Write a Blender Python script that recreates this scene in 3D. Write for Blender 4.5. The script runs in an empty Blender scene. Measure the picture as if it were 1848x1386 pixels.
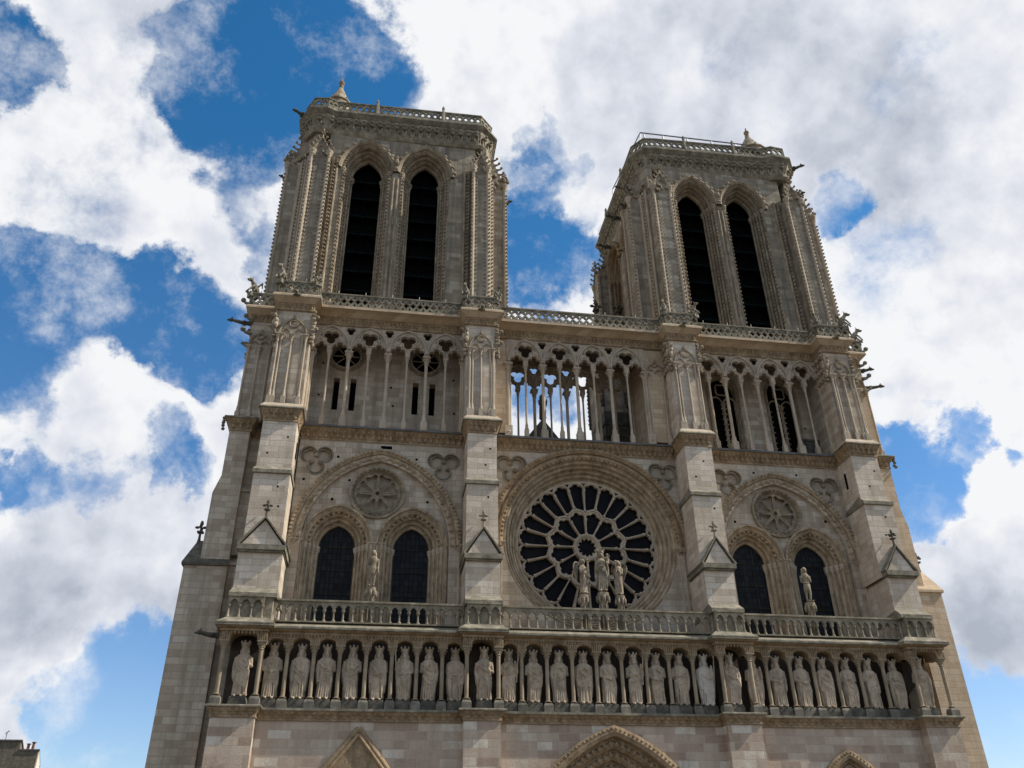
import bpy, bmesh, math, random
import numpy as np
from mathutils import Matrix, Vector, geometry
R = math.radians
scene = bpy.context.scene
col = scene.collection

# ---------------------------------------------------------------- camera
cam_d = bpy.data.cameras.new("camera")
cam = bpy.data.objects.new("camera", cam_d)
col.objects.link(cam)
scene.camera = cam
cam_d.sensor_width = 36.0
cam_d.lens = 36.0 * 1529.7244 / 1848.0
cam_d.clip_start = 0.3
cam_d.clip_end = 4000.0
_r = Vector((0.98837556, -0.15162107, -0.01117148))
_f = Vector((0.13601509, 0.84902777, 0.51054063)).normalized()
_r = (_r - _f * _r.dot(_f)).normalized()
_u = _r.cross(_f)
cam.matrix_world = Matrix(((_r.x, _u.x, -_f.x, -11.8278), (_r.y, _u.y, -_f.y, -44.7747), (_r.z, _u.z, -_f.z, 1.6), (0, 0, 0, 1)))

# ---------------------------------------------------------------- sun and sky
SUN_EL, SUN_AZ = 44.0, 9.5           # elevation; angle in front of the facade plane, measured from +X
sx, sy, sz = math.cos(R(SUN_EL)) * math.cos(R(SUN_AZ)), -math.cos(R(SUN_EL)) * math.sin(R(SUN_AZ)), math.sin(R(SUN_EL))
sun_d = bpy.data.lights.new("sun", 'SUN')
sun_d.energy = 5.0
sun_d.angle = R(0.5)
sun_d.color = (1.0, 0.93, 0.82)
sun = bpy.data.objects.new("sun", sun_d)
col.objects.link(sun)
sun.rotation_euler = Vector((sx, sy, sz)).to_track_quat('Z', 'Y').to_euler()

world = bpy.data.worlds.new("World")
scene.world = world
world.use_nodes = True
wt = world.node_tree
wt.nodes.clear()
def wn(t, **kw):
    n = wt.nodes.new(t)
    for k, v in kw.items(): setattr(n, k, v)
    return n
def wl(a, b): wt.links.new(a, b)
def wmath(op, a, b=None, c=None, clamp=False):
    n = wn('ShaderNodeMath', operation=op); n.use_clamp = clamp
    for i, v in enumerate((a, b, c)):
        if v is None: continue
        if isinstance(v, (int, float)): n.inputs[i].default_value = v
        else: wl(v, n.inputs[i])
    return n.outputs[0]
SKYS = 0.12
sky = wn('ShaderNodeTexSky', sky_type='NISHITA')
sky.sun_disc = False
sky.sun_elevation = R(SUN_EL)
sky.sun_rotation = math.atan2(sx, sy)
sky.altitude = 50
sky.air_density = 1.0
sky.dust_density = 0.6
sky.ozone_density = 2.0
tc = wn('ShaderNodeTexCoord')
nrm = wn('ShaderNodeVectorMath', operation='NORMALIZE'); wl(tc.outputs['Generated'], nrm.inputs[0])
D = nrm.outputs[0]
def noise(vec, scale, detail, rough=0.55, dist=0.0, lac=2.1):
    n = wn('ShaderNodeTexNoise'); wl(vec, n.inputs['Vector'])
    n.inputs['Scale'].default_value = scale; n.inputs['Detail'].default_value = detail
    n.inputs['Roughness'].default_value = rough; n.inputs['Distortion'].default_value = dist
    n.inputs['Lacunarity'].default_value = lac
    return n
# clouds are laid out by direction in the sky; the edges are broken up by warping that direction
wn1 = noise(D, 9.0, 10, 0.6)
wsub = wn('ShaderNodeVectorMath', operation='SUBTRACT'); wl(wn1.outputs['Color'], wsub.inputs[0]); wsub.inputs[1].default_value = (.5, .5, .5)
wsc = wn('ShaderNodeVectorMath', operation='SCALE'); wl(wsub.outputs[0], wsc.inputs[0]); wsc.inputs['Scale'].default_value = 0.17
wadd = wn('ShaderNodeVectorMath', operation='ADD'); wl(D, wadd.inputs[0]); wl(wsc.outputs[0], wadd.inputs[1])
wnm = wn('ShaderNodeVectorMath', operation='NORMALIZE'); wl(wadd.outputs[0], wnm.inputs[0])
DW = wnm.outputs[0]
HOLES = [(-0.3877, 0.61, 0.6911, 0.0351, 1.05), (-0.3566, 0.6094, 0.7081, 0.0242, 0.525), (-0.3939, 0.5825, 0.711, 0.023, 0.63), (-0.187, 0.6308, 0.7531, 0.0616, 1.05), (-0.1371, 0.623, 0.7701, 0.0745, 1.1550000000000002), (-0.0909, 0.6309, 0.7705, 0.0588, 1.05), (-0.0363, 0.6504, 0.7587, 0.0423, 0.9450000000000001), (-0.181, 0.6688, 0.721, 0.0513, 1.1550000000000002), (-0.1635, 0.6904, 0.7047, 0.0348, 0.735), (-0.2111, 0.6005, 0.7712, 0.0435, 0.3675), (-0.3908, 0.7487, 0.5355, 0.041, 1.05), (-0.3492, 0.7681, 0.5368, 0.0432, 1.05), (-0.305, 0.7799, 0.5465, 0.0426, 0.9450000000000001), (-0.2739, 0.7894, 0.5493, 0.0384, 0.735), (-0.3888, 0.7805, 0.4895, 0.0363, 0.735), (-0.3681, 0.8101, 0.4564, 0.0347, 0.63), (-0.2344, 0.8163, 0.5278, 0.051, 1.1550000000000002), (-0.2108, 0.833, 0.5116, 0.0404, 0.9450000000000001), (-0.2761, 0.8216, 0.4987, 0.0164, 0.525), (-0.3381, 0.7918, 0.5088, 0.0411, 0.735), (-0.1871, 0.7379, 0.6485, 0.029, 0.63), (-0.154, 0.7637, 0.6269, 0.0298, 0.9450000000000001), (-0.1714, 0.8313, 0.5287, 0.0178, 0.525), (-0.2436, 0.8818, 0.4038, 0.0307, 0.63), (-0.2129, 0.8901, 0.4029, 0.0228, 0.42000000000000004), (-0.3541, 0.8632, 0.36, 0.0248, 0.525), (-0.3091, 0.8745, 0.3738, 0.0209, 0.42000000000000004), (-0.3821, 0.8503, 0.3618, 0.0168, 0.42000000000000004), (-0.3423, 0.8342, 0.4325, 0.0178, 0.315), (-0.2326, 0.9574, 0.1708, 0.0631, 1.3650000000000002), (-0.2567, 0.9572, 0.1335, 0.0659, 1.47), (-0.2218, 0.9536, 0.2034, 0.0322, 0.9450000000000001), (-0.2913, 0.9501, 0.112, 0.0388, 1.05), (-0.3117, 0.939, 0.1455, 0.0193, 0.42000000000000004), (0.1485, 0.6619, 0.7347, 0.0188, 0.42000000000000004), (0.1838, 0.684, 0.7059, 0.0252, 0.525), (0.1404, 0.6922, 0.7079, 0.0221, 0.3675), (0.1335, 0.7324, 0.6677, 0.0321, 0.63), (0.1732, 0.7588, 0.6279, 0.0419, 0.9450000000000001), (0.1286, 0.7665, 0.6292, 0.0388, 0.8400000000000001), (0.2063, 0.7227, 0.6597, 0.0191, 0.315), (0.2065, 0.7641, 0.6112, 0.0322, 0.735), (0.1836, 0.8311, 0.525, 0.0456, 0.9450000000000001), (0.1548, 0.813, 0.5614, 0.0261, 0.525), (0.4529, 0.6271, 0.6337, 0.0281, 0.8400000000000001), (0.4865, 0.6095, 0.6259, 0.0164, 0.63), (0.5881, 0.705, 0.3965, 0.0178, 0.735), (0.5409, 0.738, 0.4035, 0.0242, 0.63), (0.5508, 0.7533, 0.3593, 0.0398, 1.26), (0.5464, 0.7682, 0.3337, 0.0266, 0.9450000000000001), (0.5701, 0.7332, 0.3705, 0.0234, 0.63), (0.527, 0.7434, 0.4119, 0.0218, 0.525), (0.6242, 0.6927, 0.3613, 0.0121, 0.525), (0.5682, 0.7471, 0.345, 0.0208, 0.63), (0.5953, 0.7953, 0.1145, 0.0518, 1.26), (0.6144, 0.7762, 0.1417, 0.0279, 0.63), (0.5853, 0.7986, 0.14, 0.0193, 0.8400000000000001), (0.0, -0.9, 0.43, 0.95, 0.63)]  # last gap lies unseen behind the camera, added to dim the facade
GREYS = [(-0.2901, 0.9142, 0.2828, 0.0885, 0.55), (-0.2218, 0.9448, 0.2412, 0.0545, 0.5), (-0.346, 0.9001, 0.2647, 0.0488, 0.35), (-0.3047, 0.6022, 0.7379, 0.071, 0.35), (-0.2031, 0.6008, 0.7732, 0.0547, 0.4), (0.4084, 0.5653, 0.7167, 0.112, 0.2), (0.5163, 0.4891, 0.703, 0.0798, 0.3), (0.3161, 0.5427, 0.7781, 0.0574, 0.15), (0.5824, 0.6345, 0.5082, 0.0556, 0.25), (0.507, 0.628, 0.5904, 0.0541, 0.25), (0.6067, 0.7673, 0.2077, 0.053, 0.5), (0.5715, 0.767, 0.2917, 0.036, 0.15), (-0.3459, 0.733, 0.5857, 0.0508, 0.25), (0.2114, 0.6108, 0.7631, 0.0609, 0.15), (0.6004, 0.5432, 0.5869, 0.0476, 0.3), (-0.2564, 0.7034, 0.663, 0.0438, 0.15), (0.4703, 0.5704, 0.6734, 0.065, 0.3)]

def blobs(lst, vec):
    tot = None
    for (dx, dy, dz, rad, w) in lst:
        dn = wn('ShaderNodeVectorMath', operation='DOT_PRODUCT'); wl(vec, dn.inputs[0]); dn.inputs[1].default_value = (dx, dy, dz)
        mr = wn('ShaderNodeMapRange', interpolation_type='SMOOTHSTEP')
        wl(dn.outputs['Value'], mr.inputs['Value'])
        mr.inputs['From Min'].default_value = math.cos(rad * 1.65); mr.inputs['From Max'].default_value = math.cos(rad * 0.0)
        mr.inputs['To Min'].default_value = 0; mr.inputs['To Max'].default_value = w
        tot = mr.outputs[0] if tot is None else wmath('ADD', tot, mr.outputs[0])
    return tot
def soft(v, k, m):
    return wmath('MULTIPLY', wmath('SUBTRACT', 1.0, wmath('EXPONENT', wmath('MULTIPLY', v, -k))), m)
hole = soft(blobs(HOLES, DW), 1.25, 1.22)
n2 = noise(D, 5.6, 12, 0.56, 0.0)
offv = wn('ShaderNodeVectorMath', operation='ADD'); wl(D, offv.inputs[0]); offv.inputs[1].default_value = (sx * .022, sy * .022, sz * .022)
n2b = noise(offv.outputs[0], 5.6, 8, 0.5, 0.0)
n2c = noise(D, 5.6, 8, 0.5, 0.0)
n3 = noise(DW, 26.0, 8, 0.7)
n4 = noise(D, 2.4, 4, 0.5)
dens = wmath('ADD', 0.80, wmath('MULTIPLY', wmath('SUBTRACT', n2.outputs['Fac'], 0.5), 2.7))
dens = wmath('ADD', dens, wmath('MULTIPLY', wmath('SUBTRACT', n3.outputs['Fac'], 0.5), 0.5))
dens = wmath('SUBTRACT', dens, hole)
al = wn('ShaderNodeMapRange', interpolation_type='SMOOTHSTEP'); wl(dens, al.inputs['Value'])
al.inputs['From Min'].default_value = -0.16; al.inputs['From Max'].default_value = 0.64
n6 = noise(D, 7.5, 12, 0.66, 0.0)
ws = wn('ShaderNodeMapRange', interpolation_type='SMOOTHSTEP'); wl(n6.outputs['Fac'], ws.inputs['Value'])
ws.inputs['From Min'].default_value = .49; ws.inputs['From Max'].default_value = .76; ws.inputs['To Max'].default_value = .75
ALF = wmath('MAXIMUM', al.outputs[0], ws.outputs[0])
# cloud brightness: thick parts white, grey where the underside is turned to us
grey = soft(blobs(GREYS, DW), 1.3, .9)
n5 = noise(DW, 4.5, 5, 0.5)
gv = wmath('ADD', wmath('MULTIPLY', grey, 1.0), wmath('MULTIPLY', wmath('SUBTRACT', n5.outputs['Fac'], 0.46), 1.6))
gv = wmath('ADD', gv, wmath('MULTIPLY', wmath('SUBTRACT', n2b.outputs['Fac'], n2c.outputs['Fac']), 3.4))
gv = wmath('ADD', gv, wmath('MULTIPLY', wmath('SUBTRACT', dens, 0.75), 0.28))
gv = wmath('ADD', gv, wmath('MULTIPLY', wmath('SUBTRACT', n3.outputs['Fac'], 0.5), -0.35))
gr = wn('ShaderNodeValToRGB'); wl(gv, gr.inputs[0])
e = gr.color_ramp.elements
e[0].position = 0.0; e[0].color = (0.94, 0.95, 0.97, 1)
e[1].position = 0.95; e[1].color = (0.44, 0.485, 0.57, 1)
e2 = gr.color_ramp.elements.new(0.38); e2.color = (0.74, 0.77, 0.845, 1)
cs = wn('ShaderNodeVectorMath', operation='SCALE'); wl(gr.outputs[0], cs.inputs[0]); cs.inputs['Scale'].default_value = 0.84 / SKYS
# clear-sky colour: slightly deeper blue than the physical model gives (polarised look of the photo)
hs = wn('ShaderNodeHueSaturation'); wl(sky.outputs[0], hs.inputs['Color'])
hs.inputs['Saturation'].default_value = 1.3; hs.inputs['Value'].default_value = 1.05
mx = wn('ShaderNodeMix', data_type='RGBA'); wl(ALF, mx.inputs['Factor'])
tint = wn('ShaderNodeVectorMath', operation='MULTIPLY'); wl(hs.outputs[0], tint.inputs[0]); 
sepd = wn('ShaderNodeSeparateXYZ'); wl(D, sepd.inputs[0])
tm = wn('ShaderNodeMapRange'); wl(sepd.outputs['Z'], tm.inputs['Value']); tm.inputs['From Min'].default_value = .18; tm.inputs['From Max'].default_value = .72
tmix = wn('ShaderNodeMix', data_type='RGBA'); wl(tm.outputs[0], tmix.inputs['Factor']); tmix.inputs['A'].default_value = (.98, .97, 1.04, 1); tmix.inputs['B'].default_value = (.36, .92, 1.06, 1)
wl(tmix.outputs['Result'], tint.inputs[1])
hs.inputs['Saturation'].default_value = 1.18; wl(tint.outputs[0], mx.inputs['A']); wl(cs.outputs[0], mx.inputs['B'])
bg = wn('ShaderNodeBackground'); wl(mx.outputs['Result'], bg.inputs['Color']); bg.inputs['Strength'].default_value = SKYS
out = wn('ShaderNodeOutputWorld'); wl(bg.outputs[0], out.inputs[0])

scene.view_settings.view_transform = 'Standard'
scene.view_settings.look = 'None'
scene.view_settings.exposure = 0.22
scene.view_settings.gamma = 1.0

# ---------------------------------------------------------------- materials
def mat(name):
    m = bpy.data.materials.new(name); m.use_nodes = True
    t = m.node_tree; t.nodes.clear()
    o = t.nodes.new('ShaderNodeOutputMaterial'); b = t.nodes.new('ShaderNodeBsdfPrincipled')
    t.links.new(b.outputs[0], o.inputs[0])
    return m, t, b
def N(t, ty, **kw):
    n = t.nodes.new(ty)
    for k, v in kw.items(): setattr(n, k, v)
    return n
def nz(t, vec, s, d=4, r=0.6):
    n = N(t, 'ShaderNodeTexNoise'); t.links.new(vec, n.inputs['Vector'])
    n.inputs['Scale'].default_value = s; n.inputs['Detail'].default_value = d; n.inputs['Roughness'].default_value = r
    return n.outputs['Fac']
def M_(t, op, a, b=None):
    n = N(t, 'ShaderNodeMath', operation=op)
    for i, v in enumerate((a, b)):
        if v is None: continue
        if isinstance(v, (int, float)): n.inputs[i].default_value = v
        else: t.links.new(v, n.inputs[i])
    return n.outputs[0]
def ramp(t, fac, stops):
    n = N(t, 'ShaderNodeValToRGB'); t.links.new(fac, n.inputs[0])
    el = n.color_ramp.elements
    while len(el) < len(stops): el.new(0.5)
    for e, (p, c) in zip(el, stops): e.position = p; e.color = (*c, 1)
    return n.outputs[0]
def mixc(t, fac, a, b, mode='MIX'):
    n = N(t, 'ShaderNodeMix', data_type='RGBA', blend_type=mode)
    if isinstance(fac, (int, float)): n.inputs['Factor'].default_value = fac
    else: t.links.new(fac, n.inputs['Factor'])
    for k, v in (('A', a), ('B', b)):
        if isinstance(v, tuple): n.inputs[k].default_value = (*v, 1)
        else: t.links.new(v, n.inputs[k])
    return n.outputs['Result']

ALB = 0.92
WARM = (1.05, .965, .855)
def dim(c, k=None): return tuple(x * (k or ALB) * w for x, w in zip(c, WARM))
def stone_wall(name, stops, mortar, bw=0.98, bh=0.37, seed=0.0, stain=0.35, mfac=.75, spread=.72):
    """coursed ashlar: brick pattern on (x+y, z) so that courses run round corners"""
    mean = [sum(c[i] for _, c in stops) / len(stops) for i in range(3)]
    stops = [(p, dim(tuple(mean[i] + (c[i] - mean[i]) * spread for i in range(3)))) for p, c in stops]; mortar = dim(mortar)
    m, t, b = mat(name)
    g = N(t, 'ShaderNodeNewGeometry'); sp = N(t, 'ShaderNodeSeparateXYZ'); t.links.new(g.outputs['Position'], sp.inputs[0])
    P = g.outputs['Position']
    h = M_(t, 'ADD', M_(t, 'ADD', sp.outputs['X'], sp.outputs['Y']), seed)
    wob = M_(t, 'MULTIPLY', M_(t, 'SUBTRACT', nz(t, P, 0.35, 2), 0.5), 0.25)
    cv = N(t, 'ShaderNodeCombineXYZ'); t.links.new(h, cv.inputs[0]); t.links.new(M_(t, 'ADD', sp.outputs['Z'], M_(t, 'MULTIPLY', wob, 0.12)), cv.inputs[1])
    def brick(sc, off, sq, msize):
        bt = N(t, 'ShaderNodeTexBrick'); bt.offset = off; bt.squash = sq; bt.squash_frequency = 3; bt.offset_frequency = 2
        t.links.new(cv.outputs[0], bt.inputs['Vector'])
        bt.inputs['Color1'].default_value = (0, 0, 0, 1); bt.inputs['Color2'].default_value = (1, 1, 1, 1); bt.inputs['Mortar'].default_value = (.5, .5, .5, 1)
        bt.inputs['Scale'].default_value = 1; bt.inputs['Mortar Size'].default_value = msize; bt.inputs['Mortar Smooth'].default_value = .2
        bt.inputs['Brick Width'].default_value = bw * sc; bt.inputs['Row Height'].default_value = bh
        return bt
    b1 = brick(1.0, 0.43, 0.72, 0.016)
    v = M_(t, 'ADD', b1.outputs['Color'], M_(t, 'MULTIPLY', M_(t, 'SUBTRACT', nz(t, P, 1.3, 9, .7), 0.5), 1.0))
    c = ramp(t, v, stops)
    # old grime: broad vertical streaks and blotches
    st = N(t, 'ShaderNodeMapping'); t.links.new(P, st.inputs[0]); st.inputs['Scale'].default_value = (1.9, 1.9, 0.12)
    gr_ = ramp(t, nz(t, st.outputs[0], 1.0, 7, .62), [(0.44, (0, 0, 0)), (0.66, (1, 1, 1))])
    c = mixc(t, M_(t, 'MULTIPLY', gr_, stain), c, (0.115, 0.098, 0.072), 'MIX')
    fine = nz(t, P, 9.0, 6, .7)
    c = mixc(t, 0.5, c, ramp(t, fine, [(0.25, (.66, .66, .66)), (0.75, (1.25, 1.25, 1.25))]), 'MULTIPLY')
    c = mixc(t, M_(t, 'MULTIPLY', b1.outputs['Fac'], mfac), c, mortar)
    t.links.new(c, b.inputs['Base Color']); b.inputs['Roughness'].default_value = .92
    bp = N(t, 'ShaderNodeBump'); bp.inputs['Strength'].default_value = .55; bp.inputs['Distance'].default_value = .03
    hh = M_(t, 'SUBTRACT', M_(t, 'ADD', fine, M_(t, 'MULTIPLY', b1.outputs['Color'], .5)), M_(t, 'MULTIPLY', b1.outputs['Fac'], 1.0))
    t.links.new(hh, bp.inputs['Height']); t.links.new(bp.outputs[0], b.inputs['Normal'])
    return m

def stone_plain(name, a, bcol, c3, scale=1.2, streak=0.4, bump=.6, dark=(0.06, 0.053, 0.04), alb=None):
    a, bcol, c3 = dim(a, alb), dim(bcol, alb), dim(c3, alb)
    m, t, b = mat(name)
    g = N(t, 'ShaderNodeNewGeometry'); P = g.outputs['Position']
    c = ramp(t, nz(t, P, scale, 7, .65), [(0.3, a), (0.5, bcol), (0.72, c3)])
    st = N(t, 'ShaderNodeMapping'); t.links.new(P, st.inputs[0]); st.inputs['Scale'].default_value = (2.6, 2.6, 0.5)
    s = ramp(t, nz(t, st.outputs[0], 1.0, 7, .7), [(0.42, (0, 0, 0)), (0.68, (1, 1, 1))])
    c = mixc(t, M_(t, 'MULTIPLY', s, streak), c, dark)
    f = nz(t, P, 11.0, 5, .7)
    c = mixc(t, 0.6, c, ramp(t, f, [(0.25, (.6, .6, .6)), (0.75, (1.3, 1.3, 1.3))]), 'MULTIPLY')
    t.links.new(c, b.inputs['Base Color']); b.inputs['Roughness'].default_value = .92
    bp = N(t, 'ShaderNodeBump'); bp.inputs['Strength'].default_value = bump; bp.inputs['Distance'].default_value = .04
    t.links.new(f, bp.inputs['Height']); t.links.new(bp.outputs[0], b.inputs['Normal'])
    return m

M = {}
M['wall'] = stone_wall('ashlar stone', [(0.0, (.32, .265, .21)), (.25, (.41, .36, .295)), (.55, (.49, .44, .375)), (.8, (.54, .495, .43)), (1.0, (.60, .57, .51))], (.30, .265, .215), stain=.42)
M['pier'] = stone_wall('pale buttress ashlar', [(0.0, (.42, .36, .30)), (.3, (.53, .475, .41)), (.6, (.61, .56, .50)), (.85, (.67, .63, .575)), (1.0, (.72, .69, .64))], (.38, .345, .29), seed=3.7, stain=.25)
M['low'] = stone_wall('pinkish lower ashlar', [(0.0, (.33, .255, .205)), (.25, (.41, .335, .28)), (.55, (.48, .41, .35)), (.82, (.53, .465, .40)), (.93, (.58, .55, .50)), (1.0, (.66, .64, .59))], (.43, .38, .33), bw=1.12, bh=.42, seed=1.3, stain=.22, spread=.9)
M['tan'] = stone_wall('warm side ashlar', [(0.0, (.42, .33, .23)), (.4, (.50, .41, .30)), (.8, (.56, .47, .36)), (1.0, (.60, .53, .43))], (.36, .29, .21), seed=8.1, stain=.2)
M['tower'] = stone_wall('weathered tower ashlar', [(0.0, (.18, .16, .125)), (.3, (.245, .22, .175)), (.6, (.32, .29, .235)), (.85, (.39, .36, .30)), (1.0, (.48, .455, .40))], (.29, .26, .215), seed=5.2, stain=.85)
M['carved'] = stone_plain('carved stone', (.19, .16, .115), (.31, .27, .205), (.46, .41, .335), scale=1.7, streak=.55)
M['ochre'] = stone_plain('ochre carved stone', (.20, .145, .085), (.33, .25, .16), (.43, .35, .25), scale=2.2, streak=.5, dark=(.075, .055, .035))
M['column'] = stone_plain('column stone', (.34, .30, .24), (.45, .40, .33), (.53, .49, .42), scale=.8, streak=.25, bump=.35)
M['statue'] = stone_plain('statue stone', (.30, .245, .185), (.45, .385, .305), (.58, .51, .42), scale=2.4, streak=.5, bump=.5, dark=(.14, .12, .09))
M['niche_column'] = stone_plain('tan column stone', (.24, .20, .145), (.33, .28, .21), (.42, .365, .285), scale=1.0, streak=.35, bump=.35)
M['rail'] = stone_plain('weathered rail stone', (.15, .135, .10), (.26, .24, .185), (.44, .41, .34), scale=1.6, streak=.5, dark=(.07, .066, .05))
M['pale'] = stone_plain('pale statue stone', (.46, .44, .40), (.55, .53, .49), (.62, .60, .56), scale=1.5, streak=.2, bump=.5, dark=(.2, .18, .14))
M['top'] = stone_plain('mossy weathered stone', (.11, .108, .085), (.22, .21, .17), (.40, .38, .32), scale=1.8, streak=.5, dark=(.07, .07, .055))
M['niche_shade'] = stone_plain('shaded niche stone', (.025, .021, .016), (.055, .045, .033), (.10, .08, .058), scale=1.2, streak=.5, dark=(.01, .009, .008))  # niche shade put into the wall colour; also the window iron's dark tone
M['grime'] = stone_plain('blackened stone', (.05, .05, .045), (.10, .10, .085), (.20, .19, .165), scale=2.0, streak=.6, dark=(.03, .03, .026))
M['grime2'] = stone_plain('darkened base stone', (.09, .088, .075), (.16, .155, .135), (.27, .26, .23), scale=1.8, streak=.4, dark=(.04, .04, .035))
M['lead'] = stone_plain('lead sheet', (.085, .09, .095), (.13, .135, .14), (.19, .195, .2), scale=1.2, streak=.4, bump=.2, dark=(.05, .05, .055))
def dark_mat(name, base, rough, spec=.5, grid=None):
    m, t, b = mat(name)
    b.inputs['Roughness'].default_value = rough
    b.inputs['Specular IOR Level'].default_value = spec
    g = N(t, 'ShaderNodeNewGeometry'); P = g.outputs['Position']
    c = ramp(t, nz(t, P, 2.5, 4), [(0.3, tuple(x * .6 for x in base)), (0.7, tuple(x * 1.5 for x in base))])
    if grid:
        sp = N(t, 'ShaderNodeSeparateXYZ'); t.links.new(P, sp.inputs[0])
        cv = N(t, 'ShaderNodeCombineXYZ'); t.links.new(sp.outputs['X'], cv.inputs[0]); t.links.new(sp.outputs['Z'], cv.inputs[1])
        bt = N(t, 'ShaderNodeTexBrick'); bt.offset = 0; t.links.new(cv.outputs[0], bt.inputs['Vector'])
        bt.inputs['Scale'].default_value = 1; bt.inputs['Brick Width'].default_value = grid[0]; bt.inputs['Row Height'].default_value = grid[1]
        bt.inputs['Mortar Size'].default_value = .022; bt.inputs['Mortar Smooth'].default_value = .1
        bt.inputs['Color1'].default_value = (.6, .6, .6, 1); bt.inputs['Color2'].default_value = (1.6, 1.6, 1.6, 1); bt.inputs['Mortar'].default_value = (1, 1, 1, 1)
        c = mixc(t, 1.0, c, bt.outputs['Color'], 'MULTIPLY')
        c = mixc(t, bt.outputs['Fac'], c, (.002, .002, .002))
    t.links.new(c, b.inputs['Base Color'])
    return m
M['glass'] = dark_mat('leaded window glass', (.010, .012, .014), .5, .12, (.27, .36))
M['roseglass'] = dark_mat('dark rose glass', (.007, .007, .009), .6, .08)
M['void'] = dark_mat('unlit interior', (.006, .006, .006), 1.0, 0.0)  # near-black base stands in for the darkness inside
M['arch'] = stone_plain('warm arch stone', (.24, .185, .12), (.42, .35, .255), (.55, .485, .39), scale=2.2, streak=.6, dark=(.07, .055, .035))
M['carvedlit'] = stone_plain('lit carved stone', (.34, .295, .235), (.45, .40, .335), (.55, .50, .43), scale=1.7, streak=.4)  # brighter copy of carved, with the lit look put into the colour
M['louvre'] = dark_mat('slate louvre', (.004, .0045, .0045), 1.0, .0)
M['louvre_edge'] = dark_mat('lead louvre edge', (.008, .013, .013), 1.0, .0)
M['iron'] = dark_mat('iron', (.16, .18, .21), .5, .5)
M['terracotta'] = dark_mat('terracotta pot', (.22, .09, .05), .8, .3)
M['render'] = stone_plain('old grey render', (.12, .11, .09), (.19, .18, .145), (.28, .265, .22), scale=3.0, streak=.5)
M['white'] = stone_plain('white painted wall', (.6, .6, .58), (.7, .7, .68), (.76, .76, .74), streak=.1, alb=1.0)
M['ground'] = stone_wall('granite paving', [(0.0, (.07, .068, .065)), (1.0, (.12, .118, .115))], (.12, .115, .11), bw=.9, bh=.6)

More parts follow.
